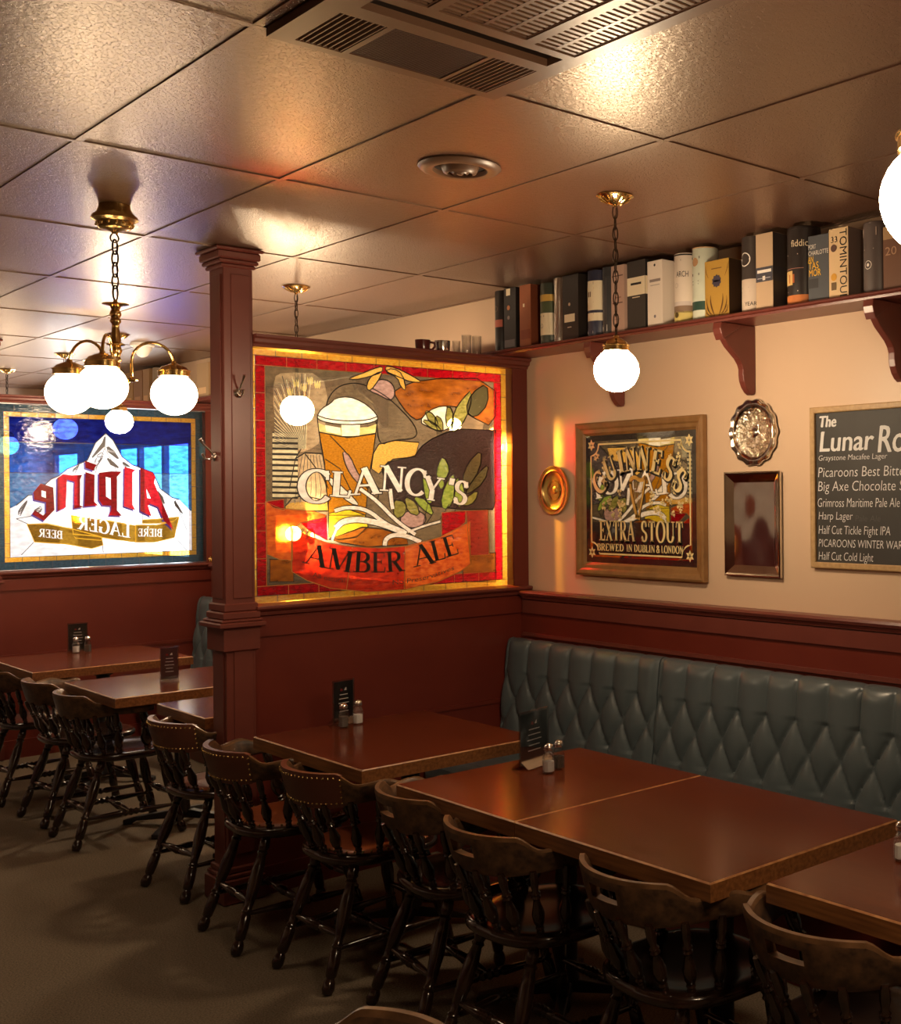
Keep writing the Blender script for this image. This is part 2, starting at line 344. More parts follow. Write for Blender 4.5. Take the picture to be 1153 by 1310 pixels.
def serif(mb, ch, fn, T=0.17, t=0.06, fat=0.0):
    w_, strokes, ser = SER[ch]
    for kind, pts in strokes:
        n = len(pts); rows = []
        closed = n > 3 and abs(pts[0][0] - pts[-1][0]) < 1e-6 and abs(pts[0][1] - pts[-1][1]) < 1e-6
        for i in range(n):
            a = pts[i - 1] if i > 0 else (pts[-2] if closed else pts[0]); b = pts[i + 1] if i < n - 1 else (pts[1] if closed else pts[-1])
            dx, dy = b[0] - a[0], b[1] - a[1]; ln = math.hypot(dx, dy) or 1
            wd = T if kind == 'T' else t if kind == 't' else t + (T - t) * (abs(dy) / ln) ** 1.5
            wd += fat
            nx, ny = -dy / ln * wd / 2, dx / ln * wd / 2
            if kind == 't' and 0 < i < n - 1: nx *= 1.3; ny *= 1.3
            e = fat / 2 if fat else 0
            ex = (-dx / ln * e if i == 0 else dx / ln * e if i == n - 1 else 0); ey = (-dy / ln * e if i == 0 else dy / ln * e if i == n - 1 else 0)
            rows.append([fn(pts[i][0] + nx + ex, pts[i][1] + ny + ey), fn(pts[i][0] - nx + ex, pts[i][1] - ny + ey)])
        mb.grid(rows)
    for x, y in ser:
        hw = 0.15 + fat / 2; h = 0.05
        y0, y1 = (-fat / 2, h + fat / 2) if y < 0.5 else (1 - h - fat / 2, 1 + fat / 2)
        mb.poly([fn(x - hw, y0), fn(x + hw, y0), fn(x + hw, y1), fn(x - hw, y1)])
def serif_line(mb, s, fn, T=0.17, t=0.06, fat=0.0, gap=0.06):
    """whole word laid on x 0..1, letters height 1 (fn receives x fraction, y)"""
    tot = sum(SER[c][0] for c in s) + gap * (len(s) - 1); x = 0.0
    for c in s:
        serif(mb, c, lambda a, b, x=x: fn((x + a) / tot, b), T, t, fat); x += SER[c][0] + gap
# ------------------------------------------------------------------ the room
CEIL = 2.74; XW = 3.58; XP = 3.53; P1 = 5.0; P2 = 8.86; TH = 0.10
X0, Y0, Y1 = -3.6, -3.2, 12.6
struct(MB().box(X0, XW + 0.1, Y0, Y1, -0.12, 0.0).build('floor', MW['carpet']))
struct(MB().box(X0, XW + 0.1, Y0, Y1, CEIL, CEIL + 0.1).build('ceiling', MW['ceiling']))
struct(MB().box(XW, XW + 0.12, Y0, Y1, 0, CEIL).build('wall_right', MW['cream']))
struct(MB().box(X0 - 0.12, X0, Y0, Y1, 0, CEIL).build('wall_left', MW['cream']))
struct(MB().box(X0, XW, Y1, Y1 + 0.12, 0, CEIL).build('wall_back', MW['cream']))
struct(MB().box(X0, XW, Y0 - 0.12, Y0, 0, CEIL).build('wall_front', MW['cream']))
# daylit windows in the right wall of the last room, behind the blue mountain glass
for nm, ya, yb in (('window_1', 9.25, 10.85), ('window_2', 11.80, 12.50)):
    wo = struct(MB().box(XW - 0.008, XW - 0.001, ya, yb, 1.24, 2.12).build(nm, MW['daylight']))
    wf = MB(); nb = round((yb - ya) / 0.53)
    for k in range(nb + 1): yc = ya + (yb - ya) * k / nb; wf.box(XW - 0.045, XW - 0.0005, yc - 0.03, yc + 0.03, 1.215, 2.15)
    wf.box(XW - 0.045, XW - 0.0005, ya - 0.03, yb + 0.03, 2.11, 2.16); wf.box(XW - 0.045, XW - 0.0005, ya - 0.03, yb + 0.03, 1.215, 1.25)
    wf.build('window_frame', MW['maroon'], wo)
# suspended grid: T bars standing a few millimetres proud of the tiles
g = MB(); TX0, TDX, TY0, TDY = 1.145, 0.607, 2.602, 1.2
x = TX0 - 7 * TDX
while x < XW:
    if x > X0: g.box(x - 0.011, x + 0.011, Y0, Y1, CEIL - 0.004, CEIL + 0.001)
    x += TDX
y = TY0 - 4 * TDY
while y < Y1:
    g.box(X0, XW, y - 0.011, y + 0.011, CEIL - 0.0046, CEIL + 0.001); y += TDY
struct(g.build('trim_1', MW['ceiling']))
# wainscot of the right wall with rail, frieze line and panel trim
wz = MB().box(XP, XW, Y0, P1, 0, 1.165).box(XP, XW, P1 + TH, P2, 0, 1.165).box(XP, XW, P2 + TH, Y1, 0, 1.165)
wz.box(X0, 2.0, Y1 - 0.03, Y1, 0, 1.2).box(X0, X0 + 0.03, Y0, Y1, 0, 1.2)
struct(wz.build('trim_2', MW['panel']))
def rail(mb, x, y0, y1, top, s=1):
    """moulded chair rail running along y on the wall face at x"""
    pr = [(0, top), (-0.030, top), (-0.036, top - 0.010), (-0.030, top - 0.022), (-0.020, top - 0.026), (-0.016, top - 0.040), (0, top - 0.044)]
    mb.prism([(x + a, y0, z) for a, z in pr], (0, y1 - y0, 0))
m = MB()
for a, b in ((Y0, P1 - 0.03), (P1 + TH + 0.03, P2 - 0.03), (P2 + TH + 0.03, Y1)):
    rail(m, XP, a, b, 1.212); m.box(XP - 0.002, XW, a, b, 1.16, 1.2115)
    m.box(XP - 0.012, XP, a, b, 1.10, 1.165)
    m.box(XP - 0.014, XP, a, b, 0.985, 1.002)
struct(m.build('trim_3', MW['maroon']))
struct(MB().box(XP - 0.012, XP, Y0, P1, 0, 0.11).box(XP - 0.012, XP, P1 + TH, P2, 0, 0.11).build('baseboard_right', MW['maroon']))

def partition(P, zb, zt, xl, wall_name, trim_names):
    """half wall with sill, right stile and cornice; the pane sits in the opening"""
    m = MB().box(2.17, XP, P, P + TH, 0, zb - 0.03)
    m.box(2.17, XP, P - 0.012, P + TH + 0.012, 1.10, zb - 0.055)
    m.box(2.17, XP, P - 0.012, P + TH + 0.012, 0, 0.12)
    m.box(2.17, XP, P - 0.008, P + TH + 0.008, 0.66, 0.68)
    struct(m.build(wall_name, MW['panel']))
    # sill rail
    t = MB()
    pr = [(P - 0.036, zb - 0.004), (P - 0.036, zb - 0.016), (P - 0.028, zb - 0.024), (P - 0.018, zb - 0.028), (P - 0.014, zb - 0.044), (P, zb - 0.05),
          (P + TH, zb - 0.05), (P + TH + 0.014, zb - 0.044), (P + TH + 0.03, zb - 0.02), (P + TH + 0.03, zb - 0.004), (P + TH * 0.7, zb + 0.004), (P + 0.02, zb + 0.004)]
    t.prism([(2.17, a, z) for a, z in pr], (XW - 2.17, 0, 0))
    # cornice on top
    zc = zt
    pr = [(P + 0.01, zc), (P - 0.008, zc), (P - 0.012, zc + 0.012), (P - 0.026, zc + 0.018), (P - 0.030, zc + 0.034), (P - 0.042, zc + 0.040), (P - 0.042, zc + 0.052),
          (P + TH + 0.042, zc + 0.052), (P + TH + 0.042, zc + 0.040), (P + TH + 0.026, zc + 0.018), (P + TH - 0.01, zc)]
    t.prism([(2.17, a, z) for a, z in pr], (XW + 0.0 - 2.17, 0, 0))
    struct(t.build(trim_names[0], MW['maroon'], bevel=0.002))
    s = MB().box(xl, XW, P, P + TH, zb, zt)
    struct(s.build(trim_names[1], MW['panel']))
    # glossy jamb strip with a bead beside the glass
    j = MB().box(xl - 0.004, xl + 0.001, P + 0.0005, P + TH, zb + 0.004, zt)
    struct(j.build(trim_names[2], MW['gloss_maroon']))
partition(P1, 1.235, 2.335, 3.492, 'wall_middle', ('trim_4', 'trim_5', 'trim_6'))
partition(P2, 1.225, 2.330, 3.50, 'wall_far', ('trim_7', 'trim_8', 'trim_9'))

def post(P, label):
    t = thing('post', label, 'post', (2.11, P + 0.06, 0), group=None)
    a, b, c, d = 2.047, 2.1695, P - 0.012, P + 0.128
    m = MB().box(a, b, c, d, 0, CEIL - 0.002)
    for (u0, u1) in ((a + 0.030, b - 0.012),):        # applied panel faces with a reveal line either side
        m.box(u0, u1, c - 0.005, c, 1.27, 2.63); m.box(u0, u1, c - 0.005, c, 0.20, 1.16)
    m.box(a - 0.005, a, c + 0.022, d - 0.022, 1.27, 2.63); m.box(a - 0.005, a, c + 0.022, d - 0.022, 0.20, 1.16)
    m.build('shaft', MW['maroon'], t, bevel=0.004)
    def band(steps, name):
        k = MB()
        for z0, z1, e in steps: k.bevbox(a - e, b + e * 0.75, c - e, d + e, z0, z1, min(0.005, (z1 - z0) / 3))
        k.build(name, MW['maroon'], t)
    band([(2.655, 2.672, 0.012), (2.672, 2.690, 0.022), (2.690, 2.722, 0.030), (2.722, CEIL - 0.002, 0.042)], 'capital')
    band([(1.150, 1.172, 0.040), (1.172, 1.184, 0.028), (1.184, 1.215, 0.018), (1.215, 1.250, 0.010)], 'rail_moulding')
    band([(1.05, 1.150, 0.016)], 'rail_frieze')
    band([(0.003, 0.105, 0.030), (0.105, 0.125, 0.022), (0.125, 0.150, 0.012)], 'base')
    return t
post(P1, 'maroon wooden post rising to the ceiling at the end of the nearer glass partition')
post(P2, 'maroon wooden post at the end of the far blue glass partition')

# ------------------------------------------------------------------ ceiling cassette and round diffuser
t = thing('ceiling_vent', 'large rectangular brown ceiling air unit with slatted and perforated grilles', 'vent', (1.46, 1.95, CEIL - 0.02))
zb = CEIL - 0.022
f = MB()
def frame_cells(mb, x0, x1, y0, y1, holes, z0, z1):
    xs = sorted({x0, x1} | {h[0] for h in holes} | {h[1] for h in holes}); ys = sorted({y0, y1} | {h[2] for h in holes} | {h[3] for h in holes})
    for i in range(len(xs) - 1):
        for j in range(len(ys) - 1):
            cx_, cy_ = (xs[i] + xs[i + 1]) / 2, (ys[j] + ys[j + 1]) / 2
            if not any(h[0] < cx_ < h[1] and h[2] < cy_ < h[3] for h in holes): mb.box(xs[i], xs[i + 1], ys[j], ys[j + 1], z0, z1)
H1 = (1.218, 1.328, 2.358, 2.568); H2 = (1.343, 1.583, 2.352, 2.560); H3 = (1.594, 1.718, 2.348, 2.565); HS = (1.235, 1.716, 2.242, 2.304)
HP = [(1.20, 1.335, 1.42, 2.205), (1.36, 1.585, 1.42, 2.205), (1.612, 1.728, 1.42, 2.212)]
frame_cells(f, 1.165, 1.765, 1.35, 2.596, [H1, H2, H3, HS] + HP, zb, CEIL - 0.001)
f.build('housing', MW['vent'], t)
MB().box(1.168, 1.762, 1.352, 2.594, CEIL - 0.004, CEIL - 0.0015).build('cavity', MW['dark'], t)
for hole, n, name in ((H1, 8, 'slat_grille'), (H3, 9, 'slat_grille')):
    s = MB()
    for i in range(n):
        xx = hole[0] + (hole[1] - hole[0]) * (i + 0.5) / n
        s.prism([(xx - 0.004, hole[2], zb + 0.014), (xx - 0.001, hole[2], zb + 0.014), (xx + 0.005, hole[2], zb + 0.001), (xx + 0.002, hole[2], zb + 0.001)], (0, hole[3] - hole[2], 0))
    s.build(name, MW['vent'], t)
s = MB()
for i in range(26):
    yy = H2[2] + (H2[3] - H2[2]) * (i + 0.5) / 26
    s.box(H2[0], H2[1], yy - 0.0018, yy + 0.0018, zb + 0.002, zb + 0.012)
s.build('fine_grille', MW['dark_vent'], t)
for hp in HP:
    s = MB(); nx = max(2, round((hp[1] - hp[0]) / 0.055)); cw = (hp[1] - hp[0]) / nx
    for i in range(nx + 1): s.box(hp[0] + i * cw - 0.005, hp[0] + i * cw + 0.005, hp[2], hp[3], zb + 0.003, zb + 0.008)
    yy = hp[2]
    while yy < hp[3]: s.box(hp[0], hp[1], yy, yy + 0.011, zb + 0.0035, zb + 0.0075); yy += 0.021
    s.build('perforated_panel', MW['vent'], t)
t = thing('ceiling_diffuser', 'round bronze ceiling air diffuser with a stepped cone, set flat between the lamps', 'vent', (2.085, 3.262, CEIL))
dz = CEIL - 0.001
MB().lathe([(0, 0.128), (0.004, 0.130), (0.012, 0.122), (0.018, 0.104), (0.014, 0.086), (0.004, 0.082), (0, 0.082)], (2.085, 3.262, dz), (2.085, 3.262, dz - 1), 40, cap=False).build('rim', MW['vent'], t, smooth=50)
for r, dr, name in ((0.060, 0.020, 'cone_ring'), (0.035, 0.014, 'cone_ring')):
    MB().lathe([(0.002, r), (0.020, r - dr * 0.4), (0.026, r - dr), (0.018, r - dr), (0.002, r - dr * 0.3)], (2.085, 3.262, dz), (2.085, 3.262, dz - 1), 32, cap=False).build(name, MW['vent'], t, smooth=50)
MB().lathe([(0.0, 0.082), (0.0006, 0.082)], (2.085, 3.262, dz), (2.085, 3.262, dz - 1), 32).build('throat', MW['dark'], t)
MB().lathe([(0.0, 0.012), (0.024, 0.012), (0.027, 0.008)], (2.085, 3.262, dz), (2.085, 3.262, dz - 1), 16).build('screw_cap', MW['vent'], t, smooth=50)
t = thing('smoke_detector', 'small white cone shaped ceiling detector beyond the chandelier', 'detector', (2.93, 8.45, CEIL))
MB().lathe([(0.0, 0.075), (0.018, 0.075), (0.026, 0.066)], (2.93, 8.45, CEIL - 0.001), (2.93, 8.45, 0), 24, scale=False).build('base', MW['white'], t, smooth=40)
MB().lathe([(0.026, 0.060), (0.05, 0.052), (0.085, 0.030), (0.095, 0.012), (0.096, 0.0)], (2.93, 8.45, CEIL - 0.001), (2.93, 8.45, 0), 24, scale=False).build('cone', MW['white'], t, smooth=50)

# ------------------------------------------------------------------ wall shelf and its brackets
t = thing('wall_shelf', 'long maroon wooden shelf high on the cream wall carrying the boxed bottles', 'shelf', (XW, 5.0, 2.388))
SF = 3.375; ST = 2.414; SB = 2.389
MB().box(SF + 0.012, XW - 0.001, 0.6, 12.5, SB, ST).build('board', MW['maroon'], t)
pr = [(SF + 0.012, ST), (SF + 0.004, ST), (SF, ST - 0.004), (SF, ST - 0.010), (SF + 0.006, ST - 0.013), (SF + 0.002, ST - 0.017), (SF + 0.004, SB - 0.001), (SF + 0.012, SB - 0.001)]
MB().prism([(a, 0.6, z) for a, z in pr], (0, 11.9, 0)).build('front_moulding', MW['maroon'], t)
def bracket(y, label):
    t = thing('shelf_bracket', label, 'bracket', (XW, y, 2.1), group='shelf brackets')
    pts = [(0, 2.388), (-0.190, 2.388)]
    pts += [(-0.190 - 0.006, 2.372), (-0.192, 2.345), (-0.180, 2.318), (-0.158, 2.292), (-0.128, 2.268), (-0.100, 2.246), (-0.082, 2.224), (-0.074, 2.205), (-0.074, 2.180), (-0.070, 2.155), (-0.058, 2.130), (-0.040, 2.110), (-0.022, 2.100), (-0.006, 2.104), (0, 2.115)]
    MB().prism([(XW + a, y - 0.016, z) for a, z in pts], (0, 0.032, 0)).build('scroll_panel', MW['maroon'], t, bevel=0.004)
    MB().prism([(XW - 0.002 if a == 0 else XW + a * 1.045, y - 0.024, z - 0.001) for a, z in [(-0.09, 2.388), (-0.200, 2.388), (-0.204, 2.362), (-0.198, 2.340), (-0.186, 2.316), (-0.170, 2.330), (-0.10, 2.37)]], (0, 0.048, 0)).build('scroll_nose', MW['maroon'], t, bevel=0.004)
for y, l in ((2.63, 'maroon scrolled shelf bracket at the upper right above the chalkboard'), (3.405, 'maroon scrolled shelf bracket hanging just over the round silver tray'), (4.245, 'maroon scrolled shelf bracket half hidden behind the hanging globe lamp'), (6.4, 'maroon scrolled shelf bracket behind the amber glass partition')): bracket(y, l)
# ------------------------------------------------------------------ lamps
GR = 0.079
def globe(parent, c, name='globe', m='globe'):
    rows = []
    return MB().sphere(c, GR, 28, 18, (1, 1, 0.97)).build(name, MW[m], parent, smooth=80)
def fitter(parent, c, m, r=0.046):
    z = c[2] + GR * 0.97 * 0.86
    k = MB().lathe([(0, r), (0.018, r), (0.019, r * 1.06), (0.022, r * 1.06), (0.024, r * 0.94), (0.034, r * 0.78), (0.042, r * 0.45), (0.048, 0.010), (0.056, 0.008)], (c[0], c[1], z), (c[0], c[1], z + 1), 24, scale=False)
    return k.build('globe_fitter', m, parent, smooth=40)
def chain(parent, x, y, z0, z1, name='chain', n=None, r=0.0022, lw=0.009):
    n = n or max(3, int((z1 - z0) / 0.036)); L = (z1 - z0) / n; m = MB()
    for i in range(n):
        zc = z0 + (i + 0.5) * L; q = (0.6, 0.6 + PI / 2)[i % 2]; ux, uy = math.cos(q), math.sin(q); pts = []
        for k in range(14):
            a = 2 * PI * k / 14; s = math.cos(a) * lw; zz = math.sin(a) * (L * 0.66)
            pts.append((x + ux * s, y + uy * s, zc + zz))
        m.tube(pts, r, 6, closed=True)
    return m.build(name, MW['chain'], parent, smooth=60)
def canopy(parent, x, y, big=False):
    if big: pr = [(0, 0.050), (0.012, 0.052), (0.030, 0.060), (0.042, 0.074), (0.052, 0.076), (0.058, 0.066), (0.064, 0.058), (0.078, 0.056), (0.086, 0.050), (0.090, 0.030), (0.096, 0.012), (0.104, 0.008)]
    else: pr = [(0, 0.064), (0.004, 0.066), (0.008, 0.058), (0.014, 0.050), (0.022, 0.038), (0.030, 0.018), (0.034, 0.008), (0.040, 0.006)]
    m = MB().lathe(pr, (x, y, CEIL - 0.001), (x, y, 0), 32, scale=False)
    if not big:                                          # flutes round the dome
        for i in range(18):
            a = 2 * PI * i / 18
            m.tube([(x + math.cos(a) * r_, y + math.sin(a) * r_, CEIL - d) for d, r_ in ((0.012, 0.053), (0.020, 0.043), (0.028, 0.026))], 0.0035, 5)
    else:
        for i in range(14):
            a = 2 * PI * i / 14; m.sphere((x + math.cos(a) * 0.058, y + math.sin(a) * 0.058, CEIL - 0.072), 0.006, 8, 6)
    return m.build('canopy', MW['oldbrass'] if big else MW['brass'], parent, smooth=45)
def pendant(x, y, zg, label, gm='globe'):
    t = thing('globe_pendant', label, 'lamp', (x, y, CEIL), group='globe pendants over the booth tables')
    canopy(t, x, y); globe(t, (x, y, zg), m=gm); fitter(t, (x, y, zg), MW['brass'])
    top = zg + GR * 0.83 + 0.052
    chain(t, x, y, top, CEIL - 0.040)
    MB().tube([(x + 0.004 * math.sin(k * 0.9), y + 0.004 * math.cos(k * 0.9), top + (CEIL - 0.045 - top) * k / 24) for k in range(25)], 0.0018, 6).build('cord', MW['chain'], t, smooth=60)
pendant(2.672, 3.202, 2.128, 'lit white globe lamp hanging by a chain in front of the shelf and stout mirror')
pendant(2.688, 5.680, 2.125, 'lit white globe lamp seen through the amber ale glass, its canopy showing above the cornice')
pendant(2.66, 8.085, 2.185, 'small lit white globe lamp just below the chandelier, in front of the blue mountain glass')
pendant(2.74, 9.42, 2.20, 'globe lamp glowing faintly through the blue sky of the mountain glass', 'globe_dim')
pendant(2.73, 10.82, 2.13, 'far globe lamp whose brass canopy shows above the left end of the mountain glass', 'globe_dim')
def chandelier(x, y, rot, label, zoff=0.0, gm='globe_dim'):
    t = thing('chandelier', label, 'chandelier', (x, y, CEIL))
    canopy(t, x, y, True)
    zt = 2.40 + zoff
    MB().tube([(x + 0.014 * math.cos(a * PI / 8), y + 0.004, CEIL - 0.118 + 0.016 * math.sin(a * PI / 8)) for a in range(16)], 0.0028, 6, closed=True).build('hanging_ring', MW['chain'], t, smooth=60)
    chain(t, x, y, zt + 0.006, CEIL - 0.130, r=0.0034, lw=0.0125, n=5)
    col = [(0, 0.006), (0.006, 0.008), (0.012, 0.042), (0.016, 0.043), (0.022, 0.018), (0.034, 0.013), (0.040, 0.017), (0.052, 0.019), (0.064, 0.013), (0.070, 0.018), (0.078, 0.018), (0.086, 0.012), (0.10, 0.012), (0.15, 0.018), (0.156, 0.030), (0.160, 0.030), (0.164, 0.016), (0.180, 0.021), (0.20, 0.013), (0.215, 0.019), (0.225, 0.012), (0.285, 0.012), (0.29, 0.03), (0.30, 0.032), (0.306, 0.022), (0.322, 0.016), (0.334, 0.007), (0.34, 0.002)]
    MB().lathe(col, (x, y, zt), (x, y, 0), 24, scale=False).build('column', MW['brass'], t, smooth=40)
    zh = zt - 0.285; zg = zt - 0.325
    for k in range(3):
        a = rot + k * 2 * PI / 3; ca, sa = math.cos(a), math.sin(a); pts = []
        r0, r1 = 0.052, 0.198
        pts.append((x + ca * 0.012, y + sa * 0.012, zh - 0.004)); pts.append((x + ca * 0.040, y + sa * 0.040, zh - 0.006)); pts.append((x + ca * r0, y + sa * r0, zh + 0.012))
        for i in range(13):
            q = PI - PI * i / 12; rr = (r0 + r1) / 2 + (r1 - r0) / 2 * math.cos(q); pts.append((x + ca * rr, y + sa * rr, zh + 0.07 + 0.075 * math.sin(q)))
        pts.append((x + ca * r1, y + sa * r1, zg + 0.115))
        arm = MB().tube(pts, 0.0052, 10)
        arm.lathe([(0, 0.006), (0.004, 0.020), (0.008, 0.022), (0.014, 0.010), (0.02, 0.006)], (x + ca * r0, y + sa * r0, zh - 0.004), (x + ca * r0, y + sa * r0, zh + 1), 14, scale=False)
        ao = arm.build('arm', MW['brass'], t, smooth=50)
        gc = (x + ca * r1, y + sa * r1, zg)
        fitter(ao, gc, MW['brass'], 0.054); globe(ao, gc, m=gm)
    return t
chandelier(1.487, 4.548, math.radians(0), 'brass chandelier with three lit globes on curved arms, hanging left of the post')
chandelier(1.494, 0.80, math.radians(140.5), 'chandelier at the upper right edge whose one big lit globe shows', 0.015, 'globe_mid')
chandelier(1.49, 8.43, math.radians(20), 'brass chandelier over the aisle beyond the left edge of the picture')
chandelier(1.49, 12.2, math.radians(50), 'brass chandelier in the far room behind the blue mountain glass')

def sconce(y, z, label, out=0.12, r=0.042, beam_blocker=False, bm='globe'):
    t = thing('wall_lamp', label, 'lamp', (XW, y, z), group='wall lamps')
    MB().lathe([(0, 0.05), (0.008, 0.05), (0.014, 0.03), (0.018, 0.012)], (XW - 0.001, y, z - 0.02), (XW - 1, y, z - 0.02), 20, scale=False).build('backplate', MW['brass'], t, smooth=40)
    MB().tube([(XW - 0.015, y, z - 0.02), (XW - out * 0.6, y, z - 0.05), (XW - out + 0.005, y, z - 0.047), (XW - out, y, z - r * 0.85)], 0.006, 8).build('arm', MW['brass'], t, smooth=50)
    if beam_blocker:
        MB().box(XW - out - 0.16, XW - out + 0.0135, y - 0.092, y - 0.089, z - 0.26, z - 0.034).box(XW - out - 0.012, XW - out - 0.006, y - 0.09, y + 0.004, z - 0.20, z - 0.19).build('added_beam_blocker', MW['oldbrass'], t)  # added plate, blocks the spot beam so the hat glass stays dark
    if bm == 'bulb':
        MB().box(XW - out - 0.09, XW - 0.0005, y + 0.056, y + 0.060, z - 0.12, z + 0.12).build('added_spill_blocker', MW['oldbrass'], t)  # added plate, blocks the bulb's light towards +y, off the partition behind
    MB().sphere((XW - out, y, z), r, 18, 12).build('bulb', MW[bm], t, smooth=80)
    return t
lamp = sconce(5.34, 2.06, 'small wall lamp close behind the right edge of the amber ale glass', 0.214, 0.036, True)
sd = bpy.data.lights.new('spot_beam', 'SPOT'); sd.energy = 190.0; sd.color = (1.0, 0.80, 0.55); sd.spot_size = math.radians(105); sd.spot_blend = 0.4; sd.shadow_soft_size = 0.012
so = bpy.data.objects.new('spot_beam', sd); COL.objects.link(so); so.location = (3.366, 5.30, 1.95)
so.rotation_euler = (Vector((3.475, 5.05, 1.74)) - Vector(so.location)).to_track_quat('-Z', 'Y').to_euler()
so.parent = lamp; so.location = Vector(so.location) - lamp.location
sconce(7.38, 1.46, 'low wall lamp glowing through the red ribbon of the amber ale glass', r=0.048, bm='bulb')
sconce(11.47, 1.525, 'low wall lamp glowing through the red letters of the blue mountain glass', r=0.040, bm='bulb')

# ------------------------------------------------------------------ tables
TZ = 0.75
def table(name_label, x0, x1, y0, y1, drop=0.0, base=True):
    z = TZ - drop
    t = thing('pub_table', name_label, 'table', ((x0 + x1) / 2, (y0 + y1) / 2, 0), group='mahogany pub tables')
    b = 0.0040; e = 0.048
    k = MB()
    k.mi(0).poly([(x0 + b, y0 + b, z), (x1 - b, y0 + b, z), (x1 - b, y1 - b, z), (x0 + b, y1 - b, z)])
    ro = [(x0, y0), (x1, y0), (x1, y1), (x0, y1)]; ri = [(x0 + b, y0 + b), (x1 - b, y0 + b), (x1 - b, y1 - b), (x0 + b, y1 - b)]
    for i in range(4):
        j = (i + 1) % 4
        k.mi(1).poly([(*ro[i], z - b), (*ro[j], z - b), (*ri[j], z), (*ri[i], z)])
    k.build('tabletop', [MW['tabletop'], MW['tableworn']], t)
    s = MB()
    for i in range(4):
        j = (i + 1) % 4; s.poly([(*ro[i], z - e), (*ro[j], z - e), (*ro[j], z - b), (*ro[i], z - b)])
    s.poly([(*p, z - e) for p in ro[::-1]])
    s.build('edge_band', MW['tableedge'], t)
    cx_, cy_ = (x0 + x1) / 2 + 0.06, (y0 + y1) / 2
    MB().lathe([(0, 0.036), (0.03, 0.042), (0.08, 0.036), (0.90, 0.036), (0.94, 0.09), (1.0, 0.11)], (cx_, cy_, 0.05), (cx_, cy_, z - e), 20).build('column', MW['iron'], t, smooth=40)
    for q in range(4):
        a = q * PI / 2 + PI / 4; f = MB(); L = 0.30 if base else 0.22
        ca, sa = math.cos(a), math.sin(a); n = (-sa, ca)
        pr = [(0.0, 0.075), (0.05, 0.075), (L * 0.7, 0.045), (L, 0.026), (L, 0.003), (L * 0.86, 0.003), (L * 0.80, 0.022), (0.0, 0.035)]
        f.prism([(cx_ + ca * r_ - n[0] * 0.02, cy_ + sa * r_ - n[1] * 0.02, h_) for r_, h_ in pr], (n[0] * 0.04, n[1] * 0.04, 0))
        f.build('foot', MW['iron'], t, bevel=0.004)
    return t
table('mahogany pub table nearest the amber ale glass partition, with shakers at its back edge', 2.012, 2.765, 3.79, 4.655)
table('mahogany pub table holding the black menu card, pushed up against the longer table', 1.990, 2.742, 2.862, 3.520)
table('empty mahogany pub table pushed up to the menu card table beside the bench', 1.990, 2.742, 2.050, 2.858)
table('mahogany pub table cut off by the right edge, with one salt shaker', 2.085, 2.84, 1.12, 1.955)
table('mahogany pub table just behind the post, mostly hidden', 2.040, 2.80, 5.20, 5.745)
table('mahogany pub table with a lone clear menu stand, left of the post', 1.958, 2.72, 6.04, 6.785)
table('farthest mahogany pub table, below the blue mountain glass at the left edge', 1.950, 2.80, 7.30, 8.13)

# ------------------------------------------------------------------ chairs
def lerp(a, b, t): return a + (b - a) * t
def sm(t): t = max(0, min(1, t)); return t * t * (3 - 2 * t)
NST = 73
def crest_path(s):
    """s -1..1 along the rail from right arm over the back to the left arm; local: the chair faces +x"""
    q = abs(s); sg = 1 if s > 0 else -1
    if q < 0.86:
        th = q / 0.86 * math.radians(88); x = -0.285 * math.cos(th); y = 0.262 * math.sin(th); nx, ny = -math.cos(th), math.sin(th)
    else:
        u = (q - 0.86) / 0.14; x = -0.285 * math.cos(math.radians(88)) + 0.062 * u; y = 0.262 - 0.006 * u * u + 0.012 * sm(u * 2 - 1); nx, ny = -0.02, 1.0
    return x, y * sg, nx, ny * sg
def crest_top(s):
    q = abs(s)
    if q < 0.38: return 0.742 - 0.004 * q
    if q < 0.52: return lerp(0.7405, 0.704, sm((q - 0.38) / 0.14))
    if q < 0.70: return lerp(0.704, 0.714, sm((q - 0.52) / 0.18))
    if q < 0.84: return lerp(0.714, 0.694, sm((q - 0.70) / 0.14))
    return lerp(0.694, 0.700, sm((q - 0.84) / 0.10)) - 0.010 * sm((q - 0.96) / 0.04)
def crest_bot(s):
    q = abs(s)
    return lerp(0.622, 0.642, sm((q - 0.25) / 0.5)) + 0.006 * sm((q - 0.9) / 0.1)
def crest_thick(s):
    q = abs(s); return lerp(0.024, 0.054, sm((q - 0.62) / 0.30)) * (1 - 0.35 * sm((q - 0.96) / 0.04))
LV = (0.0, 0.12, 0.42, 0.72, 0.90, 1.0)
def crest_ring(s, grow=0.0):
    x, y, nx, ny = crest_path(s); zt, zb = crest_top(s), crest_bot(s); th = crest_thick(s); pts = []
    for side, lv in ((1, LV), (-1, LV[::-1])):
        for k in lv:
            rnd = 0.55 if k in (0.0, 1.0) else 0.9 if k in (0.12, 0.90) else 1.0
            lean = 0.030 * (k - 0.5) * (1 - sm((abs(s) - 0.6) / 0.3)) * (1 if True else 0)
            off = side * (th / 2 * rnd + grow) + lean
            z = zb + (zt - zb) * k + (grow if k == 1.0 else -grow if k == 0.0 else 0)
            pts.append((x + nx * off, y + ny * off, z))
    return pts
